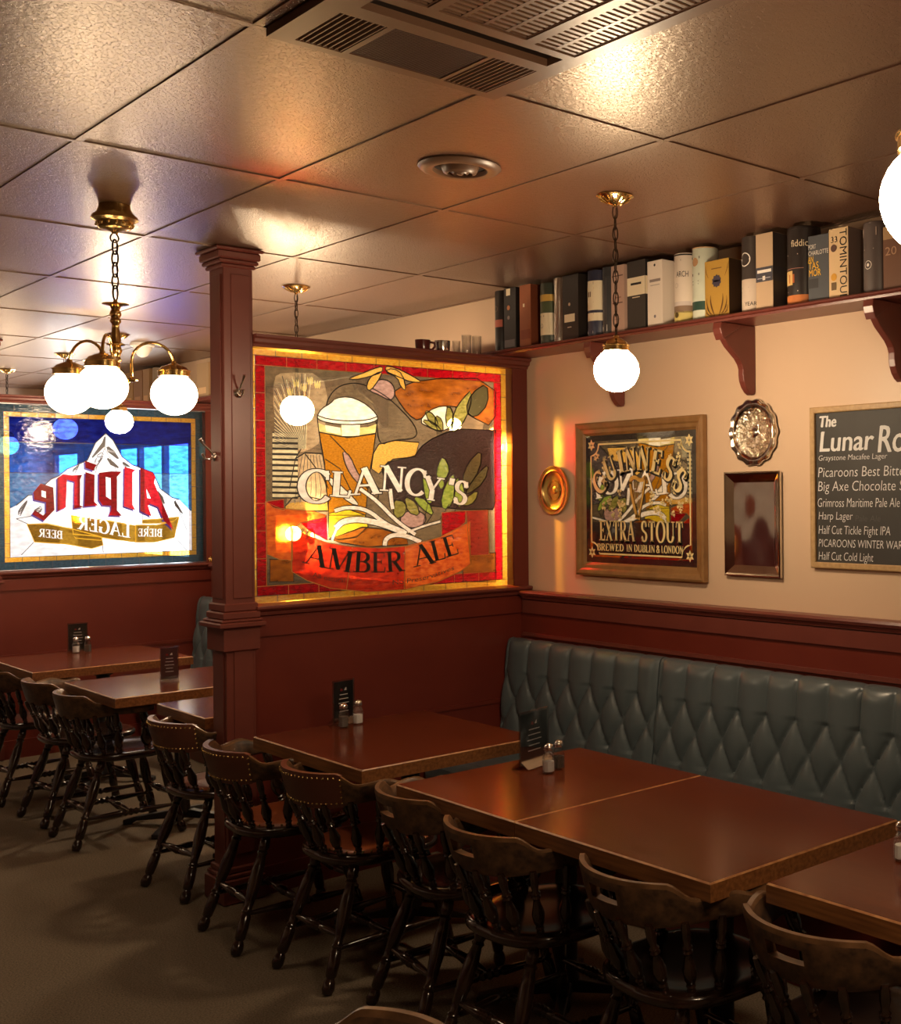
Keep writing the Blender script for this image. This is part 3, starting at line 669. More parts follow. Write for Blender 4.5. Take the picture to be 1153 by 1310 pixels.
def make_crest(slot):
    m = MB(); S = [-1 + 2 * i / (NST - 1) for i in range(NST)]; rings = [crest_ring(s) for s in S]; n = len(rings[0])
    vs = [p for r in rings for p in r]; fs = []; mi = []
    hole = [i for i in range(NST - 1) if slot and abs((S[i] + S[i + 1]) / 2) < 0.125]
    for i in range(NST - 1):
        for k in range(n):
            j = (k + 1) % n
            if i in hole and k in (2, 8): continue
            fs.append((i * n + k, i * n + j, (i + 1) * n + j, (i + 1) * n + k)); mi.append(1 if k in (4, 5, 6) else 0)
        if i in hole:
            a, b = i * n, (i + 1) * n
            fs.append((a + 2, b + 2, b + 9, a + 9)); mi.append(1)      # floor of the hand hole
            fs.append((a + 3, a + 8, b + 8, b + 3)); mi.append(0)
            if i == hole[0]: fs.append((a + 2, a + 9, a + 8, a + 3)); mi.append(0)
            if i == hole[-1]: fs.append((b + 2, b + 3, b + 8, b + 9)); mi.append(0)
    fs.append(tuple(range(n - 1, -1, -1))); mi.append(1); fs.append(tuple((NST - 1) * n + k for k in range(n))); mi.append(1)
    m.v = [tuple(p) for p in vs]; m.f = [list(f) for f in fs]; m.m = mi
    return m
def turned(p0, p1, prof, seg=10): return MB().lathe(prof, p0, p1, seg)
SPIN = [(0, 0.009), (0.06, 0.012), (0.09, 0.009), (0.12, 0.013), (0.15, 0.010), (0.22, 0.016), (0.34, 0.019), (0.48, 0.012), (0.56, 0.009), (0.60, 0.014), (0.63, 0.010), (0.66, 0.014), (0.70, 0.009), (0.82, 0.013), (0.92, 0.012), (1.0, 0.009)]
LEG = [(0, 0.014), (0.06, 0.019), (0.10, 0.020), (0.13, 0.015), (0.15, 0.020), (0.17, 0.015), (0.26, 0.021), (0.40, 0.024), (0.55, 0.018), (0.62, 0.015), (0.64, 0.020), (0.66, 0.015), (0.68, 0.019), (0.78, 0.021), (0.86, 0.019), (0.88, 0.014), (0.91, 0.020), (0.96, 0.022), (1.0, 0.016)]
STR = [(0, 0.008), (0.12, 0.010), (0.28, 0.014), (0.38, 0.016), (0.41, 0.011), (0.44, 0.017), (0.47, 0.012), (0.5, 0.019), (0.53, 0.012), (0.56, 0.017), (0.59, 0.011), (0.62, 0.016), (0.72, 0.014), (0.88, 0.010), (1.0, 0.008)]
SEAT_Z = 0.425
def seat_outline(n=48, k=1.0):
    out = []
    for i in range(n):
        a = 2 * PI * i / n; c, s = math.cos(a), math.sin(a)
        rx = 0.225 if c < 0 else 0.215; ry = 0.222
        p = 2.6; r = (abs(c / rx) ** p + abs(s / ry) ** p) ** (-1 / p)
        out.append((r * c * k, r * s * k * (1.0 + 0.06 * max(0, c))))
    return out
def make_chair(label, kind):
    t = thing('captains_chair', label, 'chair')
    wood = MW['chair']
    # saddle seat
    rows = []
    for k, z in ((0.80, -0.020), (0.94, -0.018), (1.0, -0.006), (1.0, 0.008), (0.97, 0.018), (0.88, 0.020), (0.70, 0.013), (0.40, 0.008), (0.06, 0.008)):
        rows.append([(x, y, SEAT_Z + z) for x, y in seat_outline(48, k)])
    m = MB().grid(rows, True); m.poly(rows[0][::-1]); m.poly(rows[-1]); m.build('seat', wood, t, smooth=50, local=True)
    if kind == 'leather':
        rows = [[(x * 0.98 + 0.012, y * 0.98, SEAT_Z + z) for x, y in seat_outline(40, k)] for k, z in ((0.86, 0.018), (0.84, 0.024), (0.74, 0.027), (0.45, 0.024), (0.04, 0.022))]
        p = MB().grid(rows, True); p.poly(rows[-1]); pad = p.build('seat_pad', MW['leather_tan'], t, smooth=60, local=True); pad['label'] = 'rust leather seat pad edged with brass nails'
        nl = MB()
        for x, y in seat_outline(44, 0.855): nl.sphere((x * 0.98 + 0.012, y * 0.98, SEAT_Z + 0.022), 0.0042, 6, 4)
        nl.build('nail_trim', MW['oldbrass'], pad, smooth=80, local=True)
    c = make_crest(kind == 'slot').build('crest_rail', [MW['crest'], MW['crest_edge']], t, smooth=40, local=True)
    if kind == 'leather':
        m = MB(); S = [-0.42 + 0.84 * i / 24 for i in range(25)]
        R_ = [crest_ring(s, 0.0035) for s in S]; n = len(R_[0])
        m.grid([r[0:7] for r in R_])
        m.build('leather_wrap', MW['leather_brown'], c, smooth=60, local=True)['label'] = 'brown leather pad nailed over the rail'
        nl = MB()
        for s in [-0.415 + 0.83 * i / 22 for i in range(23)]:
            r_ = crest_ring(s, 0.004)
            for k in (1, 4): nl.sphere(r_[k], 0.0042, 6, 4)
        for s in (-0.415, 0.415):
            for f_ in (0.25, 0.5, 0.75):
                r_ = crest_ring(s, 0.004); a = Vector(r_[1]); b = Vector(r_[4]); nl.sphere(tuple(a.lerp(b, f_)), 0.0042, 6, 4)
        nl.build('nail_trim', MW['oldbrass'], c, smooth=80, local=True)
    # turned spindles and arm posts
    for s in (-0.66, -0.47, -0.28, -0.095, 0.095, 0.28, 0.47, 0.66, -0.90, 0.90):
        x, y, nx, ny = crest_path(s); post_ = abs(s) > 0.8
        bx, by = x * 0.70, y * 0.78
        if post_: bx, by = 0.055, math.copysign(0.190, y)
        pr = [(a, r * (1.45 if post_ else 1.0)) for a, r in SPIN]
        turned((bx, by, SEAT_Z + 0.012), (x, y, crest_bot(s) + 0.012), pr).build('arm_post' if post_ else 'spindle', wood, t, smooth=40, local=True)
    # legs and stretchers
    top = {(-1, -1): (-0.135, -0.125), (-1, 1): (-0.135, 0.125), (1, -1): (0.130, -0.135), (1, 1): (0.130, 0.135)}
    bot = {(-1, -1): (-0.275, -0.180), (-1, 1): (-0.275, 0.180), (1, -1): (0.215, -0.200), (1, 1): (0.215, 0.200)}
    P = {}
    for k in top:
        a = Vector((*top[k], SEAT_Z - 0.018)); b = Vector((*bot[k], 0.003)); P[k] = (a, b)
        turned(a, b, LEG, 12).build('leg', wood, t, smooth=40, local=True)
    def at(k, f): return P[k][0].lerp(P[k][1], f)
    for sy in (-1, 1): turned(at((-1, sy), 0.66), at((1, sy), 0.66), STR).build('stretcher', wood, t, smooth=40, local=True)
    a = at((-1, -1), 0.66).lerp(at((1, -1), 0.66), 0.5); b = at((-1, 1), 0.66).lerp(at((1, 1), 0.66), 0.5)
    turned(a, b, STR).build('stretcher', wood, t, smooth=40, local=True)
    turned(at((1, -1), 0.52), at((1, 1), 0.52), STR).build('stretcher', wood, t, smooth=40, local=True)
    turned(at((-1, -1), 0.56), at((-1, 1), 0.56), STR).build('stretcher', wood, t, smooth=40, local=True)
    return t
cl = make_chair('dark captain chair with brown leather crest', 'leather')
cs = make_chair('dark slotted captain chair at the menu card table', 'slot')
cp = make_chair('plain dark captain chair at the lone menu stand table', 'plain')
def put(src, used, x, y, rz, label, group):
    if src not in used: used.add(src); src.location = (x, y, 0); src.rotation_euler = (0, 0, rz); src['label'] = label; src['group'] = group; return src
    return dup(src, (x, y, 0), rz, label, group)
used = set(); G1 = 'captain chairs along the aisle'
rd = math.radians
put(cl, used, 2.165, 4.015, rd(2), 'leather crested captain chair tucked under the table by the amber glass', G1)
put(cl, used, 2.115, 4.570, rd(-3), 'leather crested captain chair standing in front of the post base, middle of the three', G1)
put(cl, used, 2.180, 5.335, rd(5), 'leather crested captain chair left of the post, at the mostly hidden table', G1)
put(cs, used, 2.215, 3.440, rd(-6), 'slotted dark captain chair squeezed beside the nearest leather crested chair', G1)
put(cs, used, 2.150, 2.925, rd(0), 'slotted captain chair with worn brown rail where the two joined tables meet', G1)
put(cs, used, 2.175, 2.310, rd(-3), 'slotted captain chair with scuffed right arm tucked under the empty joined table', G1)
put(cs, used, 2.200, 1.735, rd(0), 'slotted captain chair at the lower right corner under the cut off table', G1)
put(cp, used, 2.130, 6.465, rd(0), 'plain dark captain chair in front of the table with the lone menu stand', G1)
put(cp, used, 2.140, 7.030, rd(2), 'plain dark captain chair between the two far tables at the left, its rail dim', G1)
put(cp, used, 2.100, 7.690, rd(4), 'plain dark captain chair at the left edge under the farthest table', G1)
put(cs, used, 0.845, 1.890, rd(176), 'captain chair whose crest alone shows at the bottom edge of the picture', G1)
# ------------------------------------------------------------------ tufted bench
def tuft(t, ya, yb, wy, rows_z, first, zt, zb, name_label, phase):
    """backrest: ya..yb along the wall; buttons on a diamond lattice with column pitch wy"""
    NY = int((ya - yb) / 0.0085); NZ = 66; lean0, lean1 = 3.392, 3.452
    hz = rows_z[0] - rows_z[1]
    def face(y, z):
        a = (y - phase) / wy; b = (rows_z[0] - z) / hz
        if z >= rows_z[0]:
            fx = abs(math.sin(PI * a)); h = fx ** 0.34
        elif z <= rows_z[-1]:
            b2 = (rows_z[0] - rows_z[-1]) / hz; sh = 0.5 * (round(b2) % 2)
            fx = abs(math.sin(PI * (a - sh))); h = fx ** 0.34
        else:
            p_ = a + b / 2; q_ = a - b / 2; h = (abs(math.sin(PI * p_)) * abs(math.sin(PI * q_))) ** 0.30
        return h
    grid = []
    for j in range(NZ + 1):
        f = j / NZ; z = zb + (zt - zb) * f; row = []
        for i in range(NY + 1):
            y = ya + (yb - ya) * i / NY
            h = face(y, z); e = min(1, (y - yb) / 0.03, (ya - y) / 0.03); e = max(0, e) ** 0.5
            top = 1 - max(0, (z - (zt - 0.05)) / 0.05) ** 2.2 * 0.55
            x = lerp(lean0, lean1, f) - 0.034 * h * (0.35 + 0.65 * e) * top - 0.006
            row.append((x, y, z))
        grid.append(row)
    for k, (dx, dz) in enumerate(((0.016, 0.010), (0.040, 0.014), (0.068, 0.004), (0.070, -0.03))):
        grid.append([(lean1 - 0.02 + dx + (p[0] - lean1 + 0.02) * (0.5, 0.2, 0, 0)[k], p[1], zt + dz * (0.55 + 0.45 * min(1, face(p[1], zt) * 1.2)) if dz > 0 else zt + dz) for p in grid[NZ]])
    m = MB().grid(grid)
    # closed ends and back
    for i in (0, NY):
        m.poly([r[i] for r in grid] + [(XP - 0.006, grid[0][i][1], zb)])
    m.poly([(XP - 0.006, ya, zb), (XP - 0.006, yb, zb), (XP - 0.006, yb, zt - 0.03), (XP - 0.006, ya, zt - 0.03)])
    o = m.build('backrest', MW['teal'], t, smooth=75)
    for r, z in enumerate(rows_z):
        sh = 0.5 * (r % 2); k = math.floor((yb - phase) / wy) - 1
        while True:
            y = phase + (k + sh) * wy; k += 1
            if y > ya - 0.02: break
            if y < yb + 0.02: continue
            f = (z - zb) / (zt - zb)
            MB().sphere((lerp(lean0, lean1, f) - 0.008, y, z), 0.0105, 10, 6, (0.6, 1, 1)).build('button', MW['teal'], o, smooth=80)
    return o
RZ = [0.817, 0.688, 0.559]
def bench(ya, yb, ys, label, ph):
    t = thing('tufted_bench', label, 'bench', (3.2, (ya + yb) / 2, 0))
    tops = [ya] + ys + [yb]
    for k in range(len(tops) - 1):
        tuft(t, tops[k] - 0.003, tops[k + 1] + 0.003, ph[k][1], RZ, 0, 0.968, 0.44, '', ph[k][0])
    m = MB()
    yy = tops
    for k in range(len(yy) - 1):
        s = MB(); a, b = yy[k] - 0.004, yy[k + 1] + 0.004
        sec = [(3.46, 0.33), (2.985, 0.33), (2.968, 0.345), (2.962, 0.38), (2.966, 0.425), (2.985, 0.452), (3.03, 0.463), (3.20, 0.466), (3.46, 0.455)]
        s.prism([(x, b, z) for x, z in sec], (0, a - b, 0)).build('seat_cushion', MW['teal'], t, bevel=0.010)
    MB().box(3.03, XP - 0.014, yb, ya, 0.0, 0.33).build('plinth', MW['panel'], t)
    return t
bench(P1 - 0.012, 0.70, [3.845, 2.30], 'teal leather button tufted bench running along the wainscot under the framed stout mirror', [(3.978, 0.1637), (3.667, 0.1564), (2.12, 0.1564)])
bench(P2 - 0.012, P1 + TH + 0.012, [7.0], 'teal leather tufted bench in the farther booth, a sliver showing left of the post', [(8.0, 0.16), (6.2, 0.16)])
# ------------------------------------------------------------------ stained glass
def chaikin(pts, n=2, closed=True):
    P = [tuple(p) for p in pts]
    for _ in range(n):
        Q = []
        rng = range(len(P)) if closed else range(len(P) - 1)
        if not closed: Q.append(P[0])
        for i in rng:
            a = P[i]; b = P[(i + 1) % len(P)]
            Q.append((a[0] * .75 + b[0] * .25, a[1] * .75 + b[1] * .25)); Q.append((a[0] * .25 + b[0] * .75, a[1] * .25 + b[1] * .75))
        if not closed: Q.append(P[-1])
        P = Q
    return P
class Pane:
    """glass artwork laid on the plane y = P; outlines are given in a local picture frame"""
    def __init__(s, P, ox, oy, k, root):
        s.P = P; s.ox = ox; s.oy = oy; s.k = k; s.root = root; s.items = []; s.pending = []
    def pt(s, x, y, layer=0):
        p = on_y(s.ox + x * s.k, s.oy + y * s.k, s.P); return (p.x, s.P, p.z)
    def poly(s, mb, pts, layer, mi=0, smooth=0):
        if smooth: pts = chaikin(pts, smooth)
        mb.layer = layer; mb.mi(mi).poly([s.pt(x, y, layer) for x, y in pts])
        return pts
    def line(s, mb, pts, w, layer, mi=0, closed=False, smooth=0):
        if smooth: pts = chaikin(pts, smooth, closed)
        P = list(pts) + ([pts[0]] if closed else []); n = len(P); rows = []
        for i in range(n):
            a = P[max(i - 1, 0)] if not (closed and i == 0) else P[-2]; b = P[min(i + 1, n - 1)] if not (closed and i == n - 1) else P[1]
            dx, dy = b[0] - a[0], b[1] - a[1]; l = math.hypot(dx, dy) or 1; nx, ny = -dy / l * w / 2, dx / l * w / 2
            rows.append([s.pt(P[i][0] + nx, P[i][1] + ny, layer), s.pt(P[i][0] - nx, P[i][1] - ny, layer)])
        mb.layer = layer; mb.mi(mi).grid(rows)
    def flush(s):
        """joint all outlines into one sheet: every cell goes to the piece lying uppermost there"""
        V = []; E = set(); ix = {}; C = 0.02; cells = {}; polys = []
        for n, (q, mb, k, lay) in enumerate(s.items):
            f = []
            for p in q:
                key = (round(p[0], 6), round(p[1], 6))
                if key not in ix: ix[key] = len(V); V.append(Vector(key))
                f.append(ix[key])
            for a, b in zip(f, f[1:] + f[:1]):
                if a != b: E.add((min(a, b), max(a, b)))
            xs = [p[0] for p in q]; ys = [p[1] for p in q]; polys.append(q)
            for cx_ in range(int(min(xs) / C), int(max(xs) / C) + 1):
                for cy_ in range(int(min(ys) / C), int(max(ys) / C) + 1): cells.setdefault((cx_, cy_), []).append(n)
        vo, eo, fo, _, _, _ = geometry.delaunay_2d_cdt(V, list(E), [], 0, 1e-6, True)
        def inside(q, x, y):
            r = False; a = q[-1]
            for b in q:
                if (a[1] > y) != (b[1] > y) and x < (b[0] - a[0]) * (y - a[1]) / (b[1] - a[1]) + a[0]: r = not r
                a = b
            return r
        for f in fo:
            x = sum(vo[i].x for i in f) / len(f); y = sum(vo[i].y for i in f) / len(f); best = None
            for n in cells.get((int(x / C), int(y / C)), ()):
                if (best is None or s.items[n][3] >= s.items[best][3]) and inside(polys[n], x, y): best = n
            if best is None: continue
            q, mb, k, lay = s.items[best]
            mb.k = k; MB.add(mb, [(vo[i].x, s.P, vo[i].y) for i in f][::-1], [tuple(range(len(f)))])
        for mb, name, mats, parent in s.pending:
            if mb.f: MB.build(mb, name, mats, parent)
SG = dict(
    amber=stained('amber_glass', (1.0, 0.44, 0.02), 0.62, 0.12, 0.05, 60, 0.9, streak=(1.0, 0.64, 0.08)),
    red=stained('ruby_glass', (0.40, 0.002, 0.012), 0.60, 0.10, 0.05, 30, 0.3, streak=(0.60, 0.006, 0.018)),
    smoke=stained('smoky_clear_glass', (0.22, 0.19, 0.13), 0.72, 0.10, 0.05, 30, 0.25),
    louver=stained('cream_louvre_glass', (0.80, 0.74, 0.50), 0.40, 0.08, 0.1, 30, 0.2),
    brown=stained('treacle_glass', (0.26, 0.07, 0.008), 0.5, 0.12, 0.08, 14, 0.8, streak=(0.50, 0.17, 0.02)),
    pink=stained('mauve_glass', (0.50, 0.34, 0.33), 0.5, 0.1), gold=stained('golden_glass', (0.85, 0.50, 0.10), 0.45, 0.14, 0.08, 90, 0.9),
    sack=stained('grey_glass', (0.55, 0.49, 0.34), 0.72, 0.08, 0.1, 24, 0.3),
    foam=stained('opal_cream_glass', (1.0, 0.93, 0.72), 0.12, 0.05, 0.2, 20, 0.2), lemon=stained('lemon_glass', (0.95, 0.78, 0.22), 0.45, 0.08, 0.05, 20, 0.2, streak=(1, 0.92, 0.45)),
    beer=stained('beer_glass_amber', (0.48, 0.215, 0.010), 0.5, 0.08, 0.06, 90, 0.4), yellow=stained('yellow_glass', (0.88, 0.62, 0.03), 0.5, 0.08, 0.06, 40, 0.3),
    orange=stained('orange_ribbon_glass', (0.70, 0.07, 0.010), 0.45, 0.16, 0.10, 26, 0.7, streak=(1.0, 0.24, 0.03)),
    ribbon=stained('red_ribbon_glass', (0.46, 0.008, 0.006), 0.48, 0.14, 0.10, 22, 0.7, streak=(0.80, 0.05, 0.012)),
    hat=stained('charcoal_glass', (0.005, 0.003, 0.004), 0.22, 0.13, 0.22, 60, 2.0, streak=(0.055, 0.034, 0.036)),
    green=stained('bright_green_glass', (0.25, 0.44, 0.05), 0.5, 0.08, 0.06, 30, 0.3, streak=(0.48, 0.66, 0.14)),
    olive=stained('olive_green_glass', (0.20, 0.22, 0.04), 0.45, 0.08, 0.06, 30, 0.3, streak=(0.40, 0.40, 0.12)),
    darkgreen=stained('dark_green_glass', (0.055, 0.055, 0.02), 0.35, 0.12, 0.1, 40, 0.5),
    white=stained('white_letter_glass', (0.96, 0.94, 0.90), 0.0, 0.04, 0.2, 20, 0.1, diff=0.42, streak=(1, 0.99, 0.96)),
    opal=stained('opal_white_glass', (0.92, 0.92, 0.93), 0.06, 0.03, 0.15, 14, 0.2, diff=0.15, streak=(1, 1, 1)),
    ivory=stained('ivory_glass', (0.86, 0.82, 0.72), 0.2, 0.06), petal=stained('petal_glass', (0.92, 0.92, 0.70), 0.3, 0.06, 0.1, 30, 0.2),
    blue1=stained('deep_blue_glass', (0.006, 0.010, 0.28), 0.80, 0.02, 0.05, 16, 0.45, streak=(0.012, 0.035, 0.50)),
    blue2=stained('mid_blue_glass', (0.006, 0.040, 0.32), 0.75, 0.025, 0.06, 16, 0.45, streak=(0.015, 0.11, 0.60)),
    blue3=stained('pale_blue_glass', (0.014, 0.085, 0.28), 0.45, 0.06, 0.08, 22, 0.5, streak=(0.05, 0.20, 0.46)),
    teal=stained('teal_border_glass', (0.022, 0.060, 0.080), 0.4, 0.05), crimson=stained('crimson_letter_glass', (0.15, 0.002, 0.004), 0.22, 0.03, 0.05, 30, 0.3, streak=(0.22, 0.004, 0.008)),
    caramel=stained('caramel_ribbon_glass', (0.16, 0.076, 0.006), 0.08, 0.02, 0.08, 40, 0.3, streak=(0.24, 0.12, 0.012)),
)
LEADM = MW['lead']; YEL = mat('yellow_outline', (0.95, 0.66, 0.06), 0.4); INK = mat('ink_grey', (0.10, 0.10, 0.11), 0.6); VIO = mat('violet_outline', (0.08, 0.05, 0.45), 0.4)
def tiles_border(name, pane, x0, x1, z0, z1, wd, m, n_h, n_v, leadm=None):
    """ring of rectangular glass tiles with cames between"""
    b = PMB(pane); y = pane.P; g_ = 0.0016; b.layer = 1.85
    def rect(mb, xa, xb, za, zb_): mb.poly([(xa, y, za), (xb, y, za), (xb, y, zb_), (xa, y, zb_)])
    for i in range(n_h):
        xa = x0 + (x1 - x0) * i / n_h; xb = x0 + (x1 - x0) * (i + 1) / n_h; rect(b, xa, xb, z0, z0 + wd); rect(b, xa, xb, z1 - wd, z1)
    for i in range(n_v):
        za = z0 + wd + (z1 - z0 - 2 * wd) * i / n_v; zb_ = z0 + wd + (z1 - z0 - 2 * wd) * (i + 1) / n_v; rect(b, x0, x0 + wd, za, zb_); rect(b, x1 - wd, x1, za, zb_)
    b.build(name, m, pane.root)
    c = PMB(pane); c.layer = 1.9
    for i in range(1, n_h):
        xa = x0 + (x1 - x0) * i / n_h; rect(c, xa - g_, xa + g_, z0, z0 + wd); rect(c, xa - g_, xa + g_, z1 - wd, z1)
    for i in range(n_v + 1):
        za = z0 + wd + (z1 - z0 - 2 * wd) * i / n_v; rect(c, x0, x0 + wd, za - g_, za + g_); rect(c, x1 - wd, x1, za - g_, za + g_)
    rect(c, x0 + wd, x1 - wd, z0 + wd - g_, z0 + wd + g_); rect(c, x0 + wd, x1 - wd, z1 - wd - g_, z1 - wd + g_)
    rect(c, x0 + wd - g_, x0 + wd + g_, z0 + wd, z1 - wd); rect(c, x1 - wd - g_, x1 - wd + g_, z0 + wd, z1 - wd)
    c.build(name.replace('border', 'came'), leadm or LEADM, pane.root)
GP = P1 + 0.052
root = thing('stained_glass_window', 'stained glass panel lettered for amber ale, with a pint, a black hat and a red ribbon, in the nearer partition', 'stained glass', (2.84, GP, 1.235))
ax0, ax1, az0, az1 = 2.176, 3.486, 1.238, 2.336
W = Pane(GP, 310, 420, 370 / 1153, root)
tiles_border('amber_border', W, ax0, ax1, az0, az1, 0.030, SG['amber'], 11, 9)
tiles_border('red_border', W, ax0 + 0.030, ax1 - 0.030, az0 + 0.030, az1 - 0.030, 0.042, SG['red'], 9, 8, leadm=MW['lead_gold'])
ix0, ix1, iz0, iz1 = ax0 + 0.072, ax1 - 0.072, az0 + 0.072, az1 - 0.072
lead = PMB(W)
def piece(name, shapes, mats, layer=1, smooth=1, lw=4.5, outline=True, label=None):
    m = PMB(W)
    for i, (pts, mi) in enumerate(shapes):
        q = W.poly(m, pts, layer + 0.1 * i, mi, smooth)
        if outline: W.line(lead, q, lw, layer + 1.2 + 0.1 * i, closed=True)
    m.build(name, mats, root)
bgm = PMB(W); bgm.layer = -3; bgm.poly([(ix0, GP, iz0), (ix1, GP, iz0), (ix1, GP, iz1), (ix0, GP, iz1)]); bgm.build('background_pane', SG['smoke'], root)
piece('louvre_panes', [([(120, 415 + k * 22), (222, 417 + k * 22), (222, 435 + k * 22), (120, 433 + k * 22)], 0) for k in range(12)], SG['louver'], 1, 0, 5)
piece('hill_panes', [([(330, 330), (345, 270), (390, 225), (470, 215), (560, 260), (620, 310), (690, 385), (700, 440), (600, 445), (545, 470), (535, 360), (480, 290), (400, 270)], 0),
                     ([(520, 222), (550, 200), (598, 215), (612, 262), (592, 292), (540, 262), (505, 250)], 1)], [SG['smoke'], SG['pink']], 1, 2)
piece('treacle_panes', [([(605, 245), (720, 200), (1010, 200), (1010, 400), (900, 345), (850, 305), (745, 325), (705, 372), (662, 345), (612, 275)], 0)], SG['brown'], 1, 1)
piece('golden_panes', [([(522, 500), (545, 462), (610, 447), (705, 455), (690, 512), (600, 522), (545, 580), (515, 560)], 0), ([(170, 712), (200, 675), (250, 668), (345, 690), (345, 728), (180, 728)], 0)], SG['gold'], 1, 0)
piece('wood_panes', [([(110, 920), (205, 925), (205, 1010), (110, 1010)], 0), ([(880, 900), (1010, 895), (1010, 1010), (880, 1010)], 0)], SG['brown'], 1, 0)
sheaf = PMB(W); sl = PMB(W)
W.poly(sheaf, [(125, 195), (160, 175), (320, 180), (345, 300), (320, 450), (250, 495), (215, 490), (150, 400), (122, 330)], 1, 0, 1)
W.poly(sheaf, [(212, 520), (250, 496), (322, 500), (348, 560), (348, 700), (200, 690), (172, 712), (188, 640)], 1.1, 0, 1)
for k in range(46):
    a = -78 + k * 2.2; ra = math.radians(a - 14); L0 = 250 + 70 * random.random(); x2, y2 = 235 + math.sin(ra) * L0 * 1.15, 480 - math.cos(ra) * L0
    if x2 < 128 or y2 < 180: 
        f_ = min((235 - 128) / max(1e-3, 235 - x2) if x2 < 128 else 1, (480 - 180) / max(1e-3, 480 - y2) if y2 < 180 else 1); x2 = 235 + (x2 - 235) * f_; y2 = 480 + (y2 - 480) * f_
    W.line(sl, [(235 + (k - 15) * 0.6, 480), (235 + (x2 - 235) * 0.5 + 3, 480 + (y2 - 480) * 0.5), (x2, y2)], 2.6, 2.3, k % 2)
for x, y in ((190, 250), (215, 215), (270, 205), (245, 232), (300, 220), (160, 300)):
    for d in (-7, 0, 7): W.poly(sheaf, [(x + d, y + 22), (x + d - 6, y + 8), (x + d * 1.6, y - 14), (x + d + 6, y + 8)], 2, 1)
for k in range(7): W.line(sl, [(240 + k * 11, 505), (215 + k * 20, 640), (210 + k * 20, 700)], 2.0, 2.3)
W.line(lead, [(212, 520), (250, 496), (322, 500)], 5, 2.6); W.line(lead, [(188, 640), (212, 520), (235, 480)], 4, 2.6); W.line(lead, [(250, 500), (320, 590), (345, 640)], 4, 2.6)
sheaf.build('wheat_sheaf', [SG['sack'], SG['lemon']], root); sl.build('straw_lines', [INK, SG['louver']], root)
piece('pint_body', [([(305, 412), (420, 436), (532, 418), (522, 500), (505, 590), (492, 745), (345, 745), (330, 560)], 0), ([(345, 738), (420, 720), (490, 745), (502, 790), (455, 833), (385, 842), (345, 832)], 1), ([(345, 842), (480, 792), (560, 800), (655, 832), (662, 862), (500, 872), (400, 856)], 2)], [SG['beer'], SG['yellow'], SG['brown']], 2, 0)
W.line(lead, [(350, 428), (410, 490), (455, 590), (500, 640)], 4, 3.4); W.line(lead, [(330, 520), (390, 560), (440, 660)], 4, 3.4); W.line(lead, [(505, 590), (545, 640), (540, 700)], 4, 3.4)
piece('pint_head', [([(302, 376), (340, 392), (420, 398), (500, 394), (540, 380), (532, 420), (420, 437), (308, 414)], 1), ([(330, 385), (390, 396), (395, 425), (335, 412)], 2), ([(395, 385), (470, 385), (468, 428), (398, 430)], 2)], [SG['foam'], SG['lemon'], SG['petal']], 3, 0, outline=False)
piece('pint_foam', [([(300, 346), (316, 320), (352, 300), (372, 278), (425, 272), (478, 292), (520, 325), (539, 350), (540, 366), (500, 380), (420, 385), (340, 377), (300, 362)], 0)], SG['foam'], 4, 1)
W.line(lead, [(300, 347), (340, 362), (420, 370), (500, 366), (539, 352)], 4.5, 5.5, smooth=1); W.line(lead, [(308, 414), (420, 437), (532, 420)], 4.5, 5.5, smooth=1)
W.line(lead, [(540, 360), (532, 420), (522, 500)], 4, 5.5); W.line(lead, [(299, 355), (306, 414), (330, 545)], 4, 5.5)
piece('bowler_hat', [([(556, 562), (582, 532), (640, 522), (688, 508), (716, 470), (758, 440), (812, 416), (872, 402), (1010, 406), (1010, 690), (1000, 722), (870, 722), (705, 702), (600, 692), (580, 640)], 0)], SG['hat'], 1.6, 0)
piece('blossom', [([(706, 372), (740, 330), (800, 306), (842, 322), (835, 395), (790, 412), (745, 396)], 0)], SG['petal'], 3, 1)
lf = [([(722, 368), (762, 376), (792, 408), (755, 398)], 1), ([(732, 330), (765, 348), (778, 384), (748, 372)], 1), ([(772, 352), (796, 368), (798, 408), (775, 398)], 1), ([(822, 308), (842, 352), (832, 402), (812, 370)], 1), ([(906, 264), (902, 322), (872, 380), (842, 400), (850, 332), (882, 288)], 1),
      ([(801, 520), (822, 560), (808, 594), (778, 588), (784, 548)], 0), ([(722, 602), (752, 640), (756, 684), (736, 690), (728, 650)], 0), ([(688, 676), (738, 690), (758, 742), (716, 716)], 0), ([(834, 592), (848, 626), (836, 690), (806, 712), (798, 668)], 0), ([(852, 602), (884, 640), (874, 704), (848, 688)], 0), ([(790, 596), (806, 620), (792, 640), (782, 618)], 0),
      ([(946, 500), (942, 562), (902, 622), (884, 592), (905, 540)], 2), ([(974, 552), (960, 612), (908, 652), (900, 640), (935, 590)], 2), ([(968, 235), (972, 300), (930, 345), (900, 320), (920, 265)], 2), ([(652, 676), (692, 700), (702, 742), (662, 728)], 1), ([(605, 690), (650, 700), (645, 740), (612, 752)], 1), ([(880, 690), (935, 650), (925, 690), (895, 705)], 1)]
lf = [([(sum(p[0] for p in q) / len(q) + (x - sum(p[0] for p in q) / len(q)) * 1.3, sum(p[1] for p in q) / len(q) + (y - sum(p[1] for p in q) / len(q)) * 1.3) for x, y in q], i) for q, i in lf]
piece('leaves', lf, [SG['green'], SG['olive'], SG['darkgreen']], 3, 1)
for a, b in (((742, 690), (720, 790)), ((826, 700), (790, 760)), ((870, 690), (846, 730)), ((758, 742), (720, 800))): W.line(lead, [a, b], 3, 5)
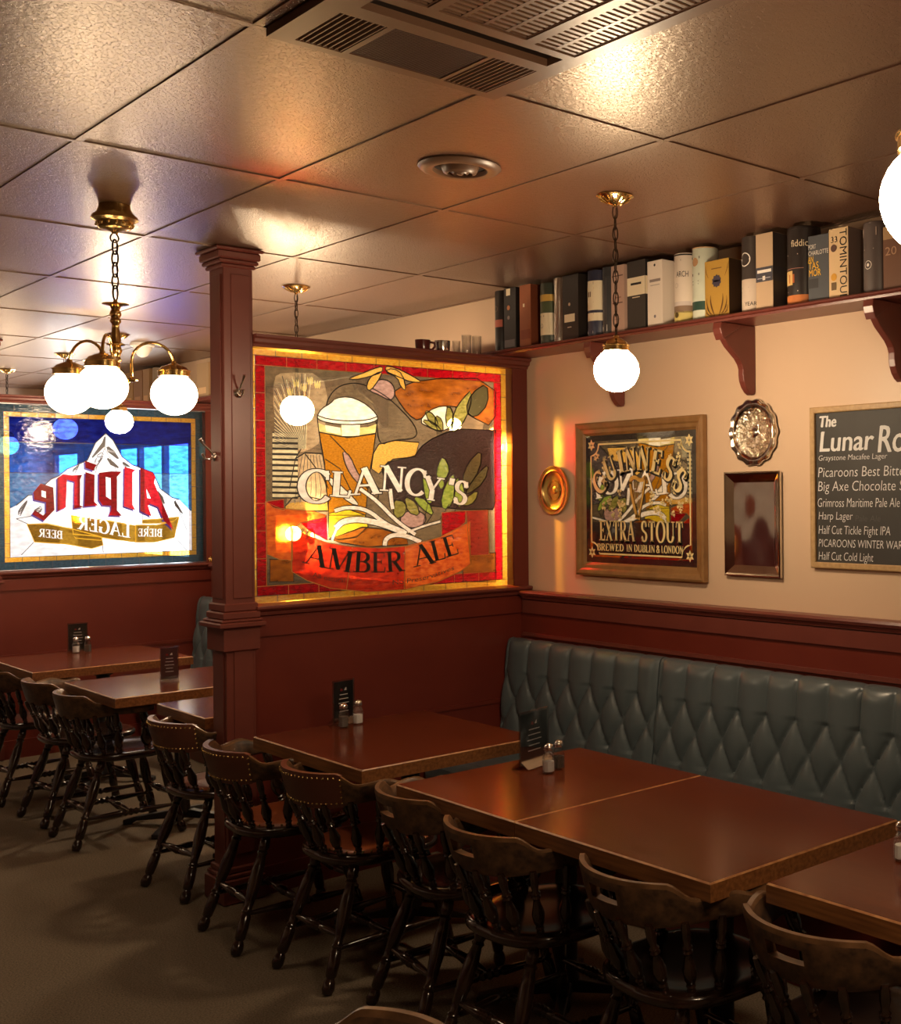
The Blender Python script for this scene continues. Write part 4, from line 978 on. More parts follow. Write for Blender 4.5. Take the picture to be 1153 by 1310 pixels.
piece('olive_fruit', [([(625, 775), (640, 735), (690, 722), (735, 745), (728, 785), (670, 800)], 0)], SG['pink'], 3, 2)
piece('laurel_bow', [(p_, 0) for p_ in ([(418, 202), (478, 180), (520, 162), (560, 150), (560, 175), (500, 195), (450, 205)], [(720, 216), (670, 185), (610, 156), (570, 150), (572, 172), (620, 192), (670, 214)], [(565, 172), (600, 158), (640, 182), (655, 250), (632, 235), (620, 196)], [(560, 172), (545, 205), (512, 250), (494, 240), (505, 200), (535, 178)])], SG['gold'], 4, 1)
piece('barley', [([(400, 484), (432, 512), (456, 570), (480, 602), (470, 628), (430, 582), (405, 530)], 0), ([(330, 584), (372, 606), (438, 668), (470, 708), (430, 700), (362, 640)], 1)], [SG['pink'], SG['ivory']], 5, 1)
stem = PMB(W)
for pts, wd in (([(470, 640), (540, 690), (610, 765), (690, 822)], 13), ([(368, 728), (420, 712), (500, 722), (570, 780), (655, 816)], 14), ([(374, 796), (402, 768), (470, 760), (560, 780), (645, 814)], 22), ([(568, 866), (572, 838), (606, 822), (660, 828), (712, 852)], 16), ([(380, 790), (366, 822), (358, 845)], 10), ([(590, 640), (595, 690), (600, 720)], 14), ([(790, 770), (730, 786), (660, 812)], 8)):
    q = chaikin(pts, 2, False); W.line(lead, q, wd + 7, 5.4); W.line(stem, q, wd, 6)
stem.build('barley_stems', SG['ivory'], root)
RB = [([(92, 690), (150, 718), (280, 728), (336, 746), (308, 772), (232, 774), (200, 800), (200, 925), (150, 922), (98, 900)], 0), ([(98, 690), (165, 682), (168, 726), (122, 714)], 2), ([(232, 776), (336, 752), (340, 846), (270, 808)], 2),
      ([(796, 735), (890, 728), (890, 772), (868, 792), (796, 828)], 2), ([(892, 728), (980, 724), (984, 902), (908, 906)], 3),
      ([(195, 790), (250, 822), (340, 856), (440, 871), (560, 876), (680, 866), (790, 832), (870, 792), (908, 770), (910, 940), (870, 970), (780, 1010), (650, 1042), (500, 1052), (350, 1036), (260, 1006), (198, 970)], 1),
      ([(650, 868), (790, 832), (870, 792), (908, 770), (910, 940), (870, 970), (780, 1010), (650, 1042)], 0)]
piece('ribbon', RB, [SG['orange'], SG['ribbon'], SG['red'], stained('dim_red_glass', (0.28, 0.02, 0.012), 0.4, 0.12)], 7, 0, outline=False)
rl = PMB(W)
for p_, _ in RB[:6]: W.line(rl, p_, 3.5, 9, closed=True)
W.line(rl, [(440, 871), (415, 1045)], 3, 9); W.line(rl, [(650, 868), (646, 1040)], 3, 9)
rl.build('ribbon_came', MW['lead_gold'], root)
lead.build('lead_lines', LEADM, root)
def letters(name, items, layer, m, T, t, fat_m=None, fat=0.0, pane=None):
    pane = pane or W; m1 = PMB(pane or W); m2 = PMB(pane or W); m1.layer = layer; m2.layer = layer - 0.5
    for ch, x, yb, wd, h_, rot in items:
        w_ = SER[ch][0]; c, s = math.cos(math.radians(rot)), math.sin(math.radians(rot))
        def fn(a, b, lay, x=x, yb=yb, wd=wd, h_=h_, w_=w_, c=c, s=s):
            u = (a - w_ / 2) / w_ * wd; v = b * h_; return pane.pt(x + u * c + v * s, yb + u * s - v * c, lay)
        serif(m1, ch, lambda a, b: fn(a, b, layer), T, t)
        if fat_m: serif(m2, ch, lambda a, b: fn(a, b, layer - 0.5), T, t, fat)
    m1.build(name, m, root if pane is W else pane.root)
    if fat_m: m2.build(name + '_outline', fat_m, root if pane is W else pane.root)
letters('name_lettering', [('C', 288, 694, 130, 128, 0), ('L', 392, 672, 84, 100, 4), ('A', 492, 662, 110, 106, -3), ('N', 598, 650, 100, 100, 4), ('C', 684, 664, 84, 104, 8), ('Y', 752, 686, 80, 94, 8), ("'", 826, 690, 24, 92, 8), ('S', 866, 702, 60, 94, 8)], 11, SG['white'], 0.185, 0.075, LEADM, 0.06)
letters('ale_lettering', [('A', 286, 946, 88, 84, 14), ('M', 384, 966, 100, 84, 10), ('B', 476, 974, 66, 84, 4), ('E', 545, 974, 58, 82, 0), ('R', 610, 970, 66, 82, -4), ('A', 728, 944, 82, 84, -12), ('L', 790, 924, 54, 82, -14), ('E', 842, 906, 54, 82, -17)], 10, LEADM, 0.165, 0.055)
sm_t = PMB(W); sm_t.layer = 10
def arc_text(s, x0, y0, x1, y1, cap, sag, layer):
    l = math.hypot(x1 - x0, y1 - y0)
    def fn(a, b):
        f_ = a / l; return W.pt(x0 + (x1 - x0) * f_, y0 + (y1 - y0) * f_ + sag * math.sin(PI * f_) - b, layer)
    put_text(sm_t, s, fn, cap, width=l)
arc_text('All natural', 282, 990, 410, 1014, 19, 4, 10); arc_text('No Preservatives', 600, 1022, 845, 962, 19, 12, 10)
sm_t.build('small_lettering', LEADM, root)

W.flush()
# --- blue mountain glass (seen from its back: the writing runs mirrored)
GP2 = P2 + 0.05
root2 = thing('stained_glass_window', 'blue stained glass panel of a snowy mountain with big red mirrored letters, in the far partition', 'stained glass', (2.84, GP2, 1.225))
W2 = Pane(GP2, 0, 480, 300 / 1153, root2)
tiles_border('teal_border', W2, 2.176, 3.498, 1.232, 2.326, 0.05, SG['teal'], 12, 10)
tiles_border('amber_border', W2, 2.226, 3.448, 1.282, 2.276, 0.032, SG['amber'], 12, 10)
bx0, bx1, bz0, bz1 = 2.258, 3.416, 1.314, 2.244
m = PMB(W2); hz = bz1 - bz0
l2 = PMB(W2)
for f_ in (0.82, 0.60): l2.layer = -1; l2.poly([(bx0, GP2, bz0 + hz * f_ - 0.002), (bx1, GP2, bz0 + hz * f_ - 0.002), (bx1, GP2, bz0 + hz * f_ + 0.002), (bx0, GP2, bz0 + hz * f_ + 0.002)])
mt = [(80, 640), (140, 590), (168, 588), (250, 512), (290, 495), (330, 462), (400, 432), (430, 418), (470, 332), (520, 286), (556, 320), (600, 400), (650, 440), (692, 456), (752, 478), (790, 560), (848, 602), (882, 612), (918, 660), (918, 862), (80, 882)]
for k, (za, zb_) in enumerate(((0.82, 1.0), (0.60, 0.82), (0.0, 0.60))):
    m.layer = -3; m.mi(k).poly([(bx0, GP2, bz0 + hz * za), (bx1, GP2, bz0 + hz * za), (bx1, GP2, bz0 + hz * zb_), (bx0, GP2, bz0 + hz * zb_)])
m.build('sky_panes', [SG['blue1'], SG['blue2'], SG['blue3']], root2)
m = PMB(W2); m.layer = -2.5; m.poly([(bx0, GP2, bz0), (bx1, GP2, bz0), (bx1, GP2, bz0 + hz * 0.31), (bx0, GP2, bz0 + hz * 0.33)]); mt = mt[:-3] + [(960, 690), (960, 900), (40, 900), (40, 660)]; W2.poly(m, mt, 1.5, 0); m.build('snow_mountain', SG['opal'], root2); W2.line(l2, mt[:-4], 5, 1.7)
ink = PMB(W2)
for p_ in ([(518, 292), (505, 330), (470, 380), (440, 420), (480, 400), (512, 350)], [(524, 345), (560, 372), (590, 420), (560, 400), (530, 375)], [(470, 400), (500, 380), (512, 395), (480, 450), (462, 470)], [(520, 400), (560, 430), (590, 460), (545, 440)], [(84, 680), (110, 640), (140, 610), (128, 660), (100, 690)], [(160, 670), (200, 645), (208, 665), (175, 685)], [(855, 612), (875, 640), (905, 690), (880, 670), (862, 640)], [(770, 560), (800, 600), (812, 640), (785, 600)], [(350, 470), (390, 440), (370, 480)], [(600, 420), (640, 450), (610, 450)]):
    x_, y_ = p_[0]
    n_ = 5
    for k in range(n_):
        f_ = k / (n_ - 1); a = p_[0]; b = p_[len(p_) // 2]; c_ = p_[-1]; q = p_[1]
        s0 = (q[0] + (c_[0] - q[0]) * f_ , q[1] + (c_[1] - q[1]) * f_)
        W2.line(ink, [(a[0] + (s0[0] - a[0]) * 0.25, a[1] + (s0[1] - a[1]) * 0.25), s0, (s0[0] + (b[0] - s0[0]) * 0.8, s0[1] + (b[1] - s0[1]) * 0.8)], 4.5, 3)
W2.line(ink, [(520, 286), (515, 360), (480, 440), (470, 480)], 3, 3); W2.line(ink, [(515, 360), (560, 440), (575, 480)], 2.5, 3)
ink.build('rock_lines', INK, root2)
for a, b in (((80, 706), (170, 690)), ((80, 706), (145, 735)), ((165, 822), (105, 884)), ((505, 840), (508, 872)), ((865, 802), (918, 860)), ((860, 610), (918, 760)), ((700, 680), (700, 710))): W2.line(l2, [a, b], 3, 3)
AL = [ # traced as they stand, mirrored
 [(690, 455), (752, 480), (764, 500), (758, 530), (855, 762), (806, 716), (778, 648), (738, 632), (728, 642), (746, 696), (690, 668)],
 [(612, 450), (668, 466), (652, 476), (652, 636), (666, 664), (610, 645)],
 [(486, 480), (545, 472), (598, 474), (576, 500), (576, 664), (600, 692), (536, 690), (546, 664), (546, 642), (505, 640), (486, 612)],
 [(418, 420), (475, 440), (460, 470), (420, 456)], [(420, 476), (466, 490), (464, 622), (482, 640), (414, 646)],
 [(282, 505), (310, 486), (352, 492), (404, 490), (394, 514), (394, 640), (412, 648), (364, 656), (366, 524), (330, 514), (324, 650), (282, 668)],
 [(165, 575), (200, 532), (262, 552), (268, 662), (216, 716), (158, 684), (172, 664), (212, 690), (226, 676), (226, 625), (168, 612)]]
AH = [[(720, 560), (742, 606), (724, 604)], None, [(520, 500), (544, 506), (546, 612), (522, 596)], None, None, None, [(204, 566), (226, 572), (226, 604), (204, 596)]]
m = PMB(W2); mo = PMB(W2); mh = PMB(W2)
for p_, h_ in zip(AL, AH):
    W2.poly(m, p_, 6, 0); W2.poly(mo, [(x - 7, y + 7) for x, y in p_], 5, 0)
    if h_: W2.poly(mh, h_, 7, 0)
m.build('red_lettering', SG['crimson'], root2); mo.build('letter_shadow', VIO, root2); mh.build('letter_counter', SG['opal'], root2)
rb2 = [[(132, 733), (230, 730), (350, 755), (430, 776), (500, 795), (507, 835), (450, 852), (330, 830), (170, 820)], [(350, 690), (500, 710), (640, 735), (666, 740), (666, 820), (560, 806), (470, 792), (360, 780)], [(668, 737), (770, 737), (850, 720), (880, 698), (856, 798), (760, 820), (668, 820)], [(700, 712), (800, 706), (880, 697), (850, 718), (780, 728), (700, 728)], [(358, 782), (470, 790), (500, 798), (498, 812), (420, 806), (370, 800)]]
m = PMB(W2); e_ = PMB(W2)
for i, p_ in enumerate(rb2): W2.poly(m, p_, 4 + 0.1 * i, 0); W2.line(e_, p_, 5, 5, closed=True)
m.build('ribbon', SG['caramel'], root2); e_.build('ribbon_edge', YEL, root2)
tx = PMB(W2); tx.layer = 8
def mirrored(word, xr, yr, xl, yl, h_, layer=8):
    """first letter stands at the right end; each letter is turned left for right"""
    serif_line(tx, word, lambda a, b: W2.pt(xr + (xl - xr) * a, yr + (yl - yr) * a - b * h_, layer), 0.20, 0.08)
mirrored('BEER', 308, 806, 192, 794, 40); mirrored('LAGER', 640, 800, 385, 756, 66); mirrored('BIERE', 798, 794, 680, 792, 38)
W2.poly(tx, [(722, 748), (728, 742), (734, 746), (728, 752)], 8)
tx.build('white_lettering', SG['white'], root2)
l2.build('lead_lines', LEADM, root2)
W2.flush()
# ------------------------------------------------------------------ things on the cream wall
t = thing('framed_mirror', 'oak framed pub mirror advertising extra stout with a gold harp, on the cream wall', 'mirror', (XW, 4.13, 1.67))
fy0, fy1, fz0, fz1 = 3.680, 4.570, 1.308, 2.036; fw = 0.062; FX = XW - 0.034
fr = MB()
pr = [(0.0, 0.004), (0.0, 0.030), (0.010, 0.034), (0.026, 0.030), (0.034, 0.024), (0.050, 0.022), (0.056, 0.016), (fw, 0.012), (fw, 0.002)]
co = [(fy1, fz0, -1, 1), (fy0, fz0, 1, 1), (fy0, fz1, 1, -1), (fy1, fz1, -1, -1)]
fr.grid([[(XW - d, a + sx * u, b + sz * u) for u, d in pr] for a, b, sx, sz in co + co[:1]])
fr.build('frame', MW['frame'], t)
MXP = XW - 0.012
MB().box(MXP, XW - 0.002, fy0 + fw - 0.004, fy1 - fw + 0.004, fz0 + fw - 0.004, fz1 - fw + 0.004).build('mirror_glass', MW['mirror'], t)
my0, my1, mz0, mz1 = fy0 + fw, fy1 - fw, fz0 + fw, fz1 - fw
def mp(u, v, l=1): return (MXP - 0.0005 * l, my1 + (my0 - my1) * u, mz0 + (mz1 - mz0) * v)   # u 0..1 left to right
def ring2(mb, o, i_, l):
    (a, b, c, d), (e, f_, g_, h_) = o, i_
    for q in (((a, c), (b, c), (f_, g_), (e, g_)), ((b, c), (b, d), (f_, h_), (f_, g_)), ((b, d), (a, d), (e, h_), (f_, h_)), ((a, d), (a, c), (e, g_), (e, h_))): mb.poly([mp(u, v, l) for u, v in q])
k = MB(); ring2(k, (0, 1, 0, 1), (0.035, 0.965, 0.045, 0.955), 1)
# black painted lower ground behind the lettering
for (u0, u1, v0, v1) in ((0.06, 0.94, 0.06, 0.32),): k.poly([mp(u, v, 1) for u, v in ((u0, v0), (u1, v0), (u1, v1), (u0, v1))])
k.build('black_ground', stained('black_mirror_paint', (0.022, 0.012, 0.014), 0.0, 0.14, 0.04, 40, 0.05, diff=1.0), t)
gl = MB(); o_, i_ = (0.05, 0.95, 0.065, 0.935), (0.062, 0.938, 0.08, 0.92)
def gline(pts, wd, l, mb=gl):
    n = len(pts); rows = []
    for j in range(n):
        a = pts[max(j - 1, 0)]; b = pts[min(j + 1, n - 1)]; dx, dy = (b[0] - a[0]) * 1.27, b[1] - a[1]; L_ = math.hypot(dx, dy) or 1
        rows.append([mp(pts[j][0] - dy / L_ * wd / 2 / 1.27, pts[j][1] + dx / L_ * wd / 2, l), mp(pts[j][0] + dy / L_ * wd / 2 / 1.27, pts[j][1] - dx / L_ * wd / 2, l)])
    mb.grid(rows)
c0 = 0.075
outl = [(0.05 + c0, 0.07), (0.95 - c0, 0.07)] + arc(0.95, 0.07, c0, c0 * 1.2, 180, 90, 6) + [(0.95, 0.93 - c0 * 1.2)] + arc(0.95, 0.93, c0, c0 * 1.2, 270, 180, 6) + [(0.05 + c0, 0.93)] + arc(0.05, 0.93, c0, c0 * 1.2, 0, -90, 6) + [(0.05, 0.07 + c0 * 1.2)] + arc(0.05, 0.07, c0, c0 * 1.2, 90, 0, 6)
gline(outl, 0.013, 2)
for cx_, cy_ in ((0.055, 0.08), (0.945, 0.08), (0.055, 0.925), (0.945, 0.925)):
    for a in (0, 60, 120, 180, 240, 300):
        r_ = math.radians(a + 30); gl.poly([mp(cx_ + math.cos(r_ + d) * q / 1.27, cy_ + math.sin(r_ + d) * q, 3) for d, q in ((0, 0.006), (0.5, 0.026), (0, 0.046), (-0.5, 0.026))])
gl.build('gold_border', MW['palegold'], t)
def mtext(word, u0, u1, v, h_, T=0.2, th=0.07, l=4):
    tm = MB(); ts = MB()
    serif_line(tm, word, lambda a, b: mp(u0 + (u1 - u0) * a, v + h_ * b, l), T, th)
    serif_line(ts, word, lambda a, b: mp(u0 + (u1 - u0) * a + 0.008, v + h_ * b - 0.012, l - 1), T, th, 0.05)
    tm.build('gold_lettering', MW['palegold'], t); ts.build('lettering_shade', MW['black'], t)
mtext('EXTRA', 0.13, 0.46, 0.175, 0.155); mtext('STOUT', 0.52, 0.89, 0.175, 0.155); mtext('BREWED', 0.105, 0.36, 0.095, 0.055, 0.22, 0.10); mtext('IN', 0.385, 0.44, 0.095, 0.055, 0.22, 0.10); mtext('DUBLIN', 0.455, 0.645, 0.095, 0.055, 0.22, 0.10); mtext('&', 0.655, 0.69, 0.095, 0.055, 0.22, 0.10); mtext('LONDON', 0.70, 0.89, 0.095, 0.055, 0.22, 0.10)
tm = MB(); ts = MB()
for ch, u, v, wd, h_, rot in (('G', 0.175, 0.565, 0.115, 0.17, 38), ('U', 0.265, 0.655, 0.110, 0.18, 26), ('I', 0.352, 0.700, 0.055, 0.18, 14), ('N', 0.435, 0.715, 0.105, 0.18, 6), ('N', 0.545, 0.715, 0.105, 0.18, -4), ('E', 0.650, 0.690, 0.090, 0.18, -14), ('S', 0.745, 0.640, 0.090, 0.18, -26), ('S', 0.822, 0.560, 0.090, 0.18, -36)):
    w_ = SER[ch][0]; c, s = math.cos(math.radians(rot)), math.sin(math.radians(rot))
    def fn(a, b, l, du=0, dv=0, u=u, v=v, wd=wd, h_=h_, w_=w_, c=c, s=s):
        p_ = (a - w_ / 2) / w_ * wd * 1.27; q = b * h_; return mp(u + (p_ * c - q * s) / 1.27 + du, v + p_ * s + q * c + dv, l)
    serif(tm, ch, lambda a, b: fn(a, b, 5), 0.2, 0.085); serif(ts, ch, lambda a, b: fn(a, b, 4, 0.006, -0.010), 0.2, 0.085, 0.07)
tm.build('gold_lettering', MW['palegold'], t); ts.build('lettering_shade', MW['black'], t)
hp = MB(); hb = lambda pts, wd: gline(pts, wd, 6, hp)
hb(chaikin([(0.425, 0.615), (0.435, 0.655), (0.47, 0.668), (0.52, 0.635), (0.555, 0.655), (0.565, 0.67)], 2, False), 0.030)
hb(chaikin([(0.425, 0.63), (0.435, 0.54), (0.465, 0.43), (0.485, 0.36)], 2, False), 0.026); hb([(0.562, 0.665), (0.535, 0.50), (0.50, 0.355)], 0.018)
for i in range(6): hb([(0.447 + i * 0.018, 0.632 - i * 0.002), (0.462 + i * 0.008, 0.50 - i * 0.02)], 0.004)
hb([(0.47, 0.365), (0.515, 0.355)], 0.03)
hp.build('harp', MW['gold'], t)
random.seed(3)
for i in range(46):
    left = i % 2
    u = random.uniform(0.09, 0.36) if left else random.uniform(0.60, 0.92); v = random.uniform(0.36, 0.56) if i % 3 else random.uniform(0.60, 0.90)
    if i % 3 == 0 and 0.24 < u < 0.76: u = 0.09 + random.random() * 0.1 if left else 0.82 + random.random() * 0.1
    r_ = random.uniform(0.010, 0.017); sh = MB()
    for a in (90, 210, 330):
        q = math.radians(a + i * 25); cx_, cy_ = u + math.cos(q) * r_ / 1.27, v + math.sin(q) * r_
        sh.poly([mp(cx_ + math.cos(k * PI / 4) * r_ * 0.75 / 1.27, cy_ + math.sin(k * PI / 4) * r_ * 0.75, 2) for k in range(8)])
    gline([(u, v), (u + r_ * 0.8, v - r_ * 2)], 0.004, 2, sh)
    sh.build('shamrock', MW['palegold'], t)

def plate(name, label, y, z, ry, rz_, m_rim, m_mid, m_ctr, wave=0):
    t = thing(name, label, 'tray', (XW, y, z))
    N = 72
    def ring(f, d, wv=0.0): return [(XW - d, y + ry * f * math.cos(2 * PI * i / N) * (1 + wv * math.cos(wave * 2 * PI * i / N)), z + rz_ * f * math.sin(2 * PI * i / N) * (1 + wv * math.cos(wave * 2 * PI * i / N))) for i in range(N)]
    wv = 0.028 if wave else 0
    MB().grid([ring(0.96, 0.004, wv), ring(1.0, 0.012, wv), ring(0.99, 0.020, wv), ring(0.95, 0.020, wv), ring(0.88, 0.016, wv * 0.7), ring(0.80, 0.018, 0), ring(0.76, 0.012, 0)], True).build('rim', m_rim, t, smooth=50)
    c = MB().grid([ring(0.76, 0.012), ring(0.72, 0.008), ring(0.40, 0.007), ring(0.16, 0.007)], True); c.build('well', m_mid, t, smooth=50)
    q = MB().grid([ring(0.16, 0.007), ring(0.14, 0.0085), ring(0.02, 0.0085)], True); q.poly(ring(0.02, 0.0085)); q.build('centre_boss', m_ctr, t, smooth=50)
    if not wave:
        MB().grid([ring(0.40, 0.0075), ring(0.385, 0.0095), ring(0.37, 0.0075)], True).build('inner_ring', m_rim, t, smooth=60)
    return t
plate('oval_tray', 'small oval brass tray on the cream wall left of the stout mirror, in amber light', 4.765, 1.716, 0.122, 0.122, MW['oldbrass'], MW['oldbrass'], MW['oldbrass'])
plate('round_tray', 'round silver tray with scalloped rim and chased pattern, above the rectangular tray', 3.394, 1.946, 0.136, 0.138, MW['silver'], MW['chased'], MW['silver'], 14)
t = thing('rectangular_tray', 'tall rectangular polished silver tray on the wall beside the chalkboard', 'tray', (XW, 3.40, 1.563))
ry0, ry1, rz0, rz1 = 3.240, 3.562, 1.345, 1.783
def rr(i, d): return [(XW - d, ry1 - i, rz0 + i), (XW - d, ry0 + i, rz0 + i), (XW - d, ry0 + i, rz1 - i), (XW - d, ry1 - i, rz1 - i)]
MB().grid([rr(0.004, 0.004), rr(0, 0.022), rr(0.006, 0.026), rr(0.012, 0.022), rr(0.045, 0.006)], True).build('rim', MW['silver'], t)
rows = []
for j in range(13):
    rows.append([(XW - 0.006 - 0.0012 * math.sin(j * 0.55) * math.sin(i * 0.7), ry1 - 0.045 - (ry1 - ry0 - 0.09) * i / 10, rz0 + 0.045 + (rz1 - rz0 - 0.09) * j / 12) for i in range(11)])
MB().grid(rows).build('well', MW['silver'], t, smooth=80)

# chalkboard
t = thing('chalkboard', 'chalkboard beer list with pale wooden frame, cut off by the right edge', 'chalkboard', (XW, 2.55, 1.71))
by0, by1, bz0_, bz1_ = 2.02, 3.078, 1.394, 2.030; bw = 0.024
b = MB()
pr = [(0.0, 0.003), (0.0, 0.020), (0.004, 0.023), (bw - 0.004, 0.023), (bw, 0.020), (bw, 0.008)]
co = [(by1, bz0_, -1, 1), (by0, bz0_, 1, 1), (by0, bz1_, 1, -1), (by1, bz1_, -1, -1)]
b.grid([[(XW - d, a + sx * u, q + sz * u) for u, d in pr] for a, q, sx, sz in co + co[:1]]); b.build('frame', MW['cork'], t)
BX = XW - 0.010
MB().box(BX, XW - 0.002, by0 + 0.01, by1 - 0.01, bz0_ + 0.01, bz1_ - 0.01).build('slate', MW['slate'], t)
ch = MB(); tt = MB(); fc = MB()
BK = 253 / 1105
def line_text(mb, s, zx0, zx1, zyb, cap_px, skew=0.0, lay=0):
    """zx0..zx1 left/right ends and baseline in picture units of the board detail"""
    a = on_x(900 + zx0 * BK, 480 + zyb * BK, BX - 0.0006); e = on_x(900 + zx1 * BK, 480 + zyb * BK, BX - 0.0006)
    top = on_x(900 + zx0 * BK, 480 + (zyb - cap_px) * BK, BX - 0.0006); cap = top.z - a.z; wd = a.y - e.y
    vs, fs = text_shape(s, 0.0 if lay else 0.010); x0_ = min(v[0] for v in vs); x1_ = max(v[0] for v in vs); kx = wd / (x1_ - x0_); ky = cap / 0.70
    mb.add([(a.x - lay * 0.0004, a.y - (v[0] - x0_) * kx - v[1] * ky * skew, a.z + v[1] * ky) for v in vs], fs)
for s, x0_, x1_, yb, cp_ in (('Graystone Macafee Lager', 645, 1028, 478, 30), ('Picaroons Best Bitter', 642, 1150, 570, 56), ('Big Axe Chocolate Stout', 642, 1230, 648, 56), ('Grimross Maritime Pale Ale', 640, 1098, 736, 50), ('Harp Lager', 645, 835, 806, 44), ('Half Cut Tickle Fight IPA', 645, 1045, 886, 48), ('PICAROONS WINTER WARMER', 645, 1190, 958, 44), ('Half Cut Cold Light', 645, 950, 1030, 46)):
    ch = MB(); line_text(ch, s, x0_, x1_, yb, cp_); ch.build('beer_list_writing', MW['chalk'], t)
line_text(fc, 'Pale Ale', 850, 990, 816, 34)
for word, xa, xb, yb, cp_ in (('The', 645, 738, 290, 62), ('Lunar', 650, 945, 425, 112), ('Rogue', 975, 1330, 428, 150)):
    tt = MB()
    for q, (dx, dy) in enumerate(((0, 0), (3, 0), (0, 3), (3, 3), (6, 1))): line_text(tt, word, xa + dx, xb + dx, yb + dy, cp_, 0.12, q)
    tt.build('title_writing', MW['chalk'], t)
fc.build('rubbed_writing', MW['faintchalk'], t)

# ------------------------------------------------------------------ boxed bottles on the shelf
BXF = 3.412                     # front faces
def face_map(y_left, z0):       # (across, up) in metres on the front face, across runs to the viewer's right
    return lambda a, b, d=0.0008: (BXF - d, y_left - a, z0 + b)
def shelf_y(px, py=400): return on_x(px, py, BXF).y
def top_z(px, py): return on_x(px, py, BXF).z
Z0 = ST + 0.0008
def cmat(c, rough=0.45, metal=0.0): return mat('print_%02d%02d%02d_%d' % (int(c[0] * 99), int(c[1] * 99), int(c[2] * 99), int(metal * 9)), c, rough, metal)
BG = 'boxed whisky bottles on the wall shelf'
def carton(label, pl, pr_, ytop, col, bands=(), texts=(), side=None, depth=0.085, dx=0.0):
    """square carton: bands (v0, v1, colour, u0, u1); texts (string, u, v, cap, colour, align, width or None)"""
    yl, yr = shelf_y(pl), shelf_y(pr_); wd = yl - yr; zt = min(top_z((pl + pr_) / 2, ytop), CEIL - 0.02); h_ = zt - Z0
    t = thing('whisky_carton', label, 'carton', (BXF + depth / 2, (yl + yr) / 2, Z0), group=BG)
    mb = MB().bevbox(BXF, BXF + depth, yr, yl, Z0, zt, 0.0015); mb.build('box', cmat(col), t)
    fm = face_map(yl, Z0)
    if side: MB().poly([(BXF + 0.0015, yr - 0.0004, Z0 + 0.002), (BXF + depth, yr - 0.0004, Z0 + 0.002), (BXF + depth, yr - 0.0004, zt - 0.002), (BXF + 0.0015, yr - 0.0004, zt - 0.002)]).build('side_panel', cmat(side), t)
    by = {}
    for v0, v1, c, u0, u1 in bands:
        m = by.setdefault(c, MB()); m.poly([fm(wd * u, h_ * v) for u, v in ((u0, v0), (u1, v0), (u1, v1), (u0, v1))])
        if u0 <= 0.01 and u1 >= 0.99: m.poly([(BXF + depth * q, yr - 0.0008, Z0 + h_ * v) for q, v in ((0, v0), (1, v0), (1, v1), (0, v1))])
    for c, m in by.items(): m.build('printed_band', cmat(c), t)
    prints(t, texts, wd, h_, lambda a, b: fm(a, b, 0.0016))
    return t
def prints(t, texts, wd, h_, fn):
    by = {}
    for s, u, v, cap, c, al, width in texts:
        m = by.setdefault(c, MB())
        if al == 'v':                     # reads downwards
            put_text(m, s, lambda x, y: fn(wd * u + y, h_ * v - x), cap, width)
        elif al == 'o':                   # ring
            n = 28
            m.grid([[fn(wd * u + math.cos(2 * PI * i / n) * r_ * cap, h_ * v + math.sin(2 * PI * i / n) * r_ * cap) for i in range(n)] for r_ in (1.0, 0.86)], True)
        elif al == 'd':                   # disc
            m.poly([fn(wd * u + math.cos(2 * PI * i / 20) * cap, h_ * v + math.sin(2 * PI * i / 20) * cap) for i in range(20)])
        elif al == 's':                   # small square
            m.poly([fn(wd * u + a * cap, h_ * v + b * cap) for a, b in ((-1, -1.2), (1, -1.2), (1, 1.2), (-1, 1.2))])
        elif al == '*':                   # star badge
            m.poly([fn(wd * u + math.cos(PI * i / 10) * cap * (1.0 if i % 2 else 0.8), h_ * v + math.sin(PI * i / 10) * cap * (1.0 if i % 2 else 0.8)) for i in range(20)])
        elif al == 'w':                   # scrolled leaf sprays
            for sx in (-1, 1):
                for x0_, x1_, y1_, bw_ in ((0.08, 0.26, 0.40, 0.030), (0.20, 0.42, 0.36, 0.020), (0.10, 0.40, 0.24, 0.022), (0.24, 0.46, 0.20, 0.016), (0.12, 0.44, 0.12, 0.018), (0.34, 0.46, 0.92, 0.012)):
                    n = 12; top_ = y1_ > 0.8
                    P_ = [(wd * (0.5 + sx * lerp(x0_, x1_, math.sin(PI * 0.6 * i / n))), h_ * (lerp(0.02, y1_, i / n) if not top_ else lerp(0.70, y1_, i / n))) for i in range(n + 1)]
                    m.grid([[fn(p[0] - wd * bw_ * math.sin(PI * (0.1 + 0.85 * i / n)), p[1]), fn(p[0] + wd * bw_ * math.sin(PI * (0.1 + 0.85 * i / n)), p[1])] for i, p in enumerate(P_)])
        elif al == 'r':                   # rule
            m.poly([fn(wd * u + a * width / 2, h_ * v + b * cap / 2) for a, b in ((-1, -1), (1, -1), (1, 1), (-1, 1))])
        else: put_text(m, s, lambda x, y: fn(wd * u + x, h_ * v + y), cap, width, al)
    for c, m in by.items(): m.build('printed_lettering', cmat(c), t)
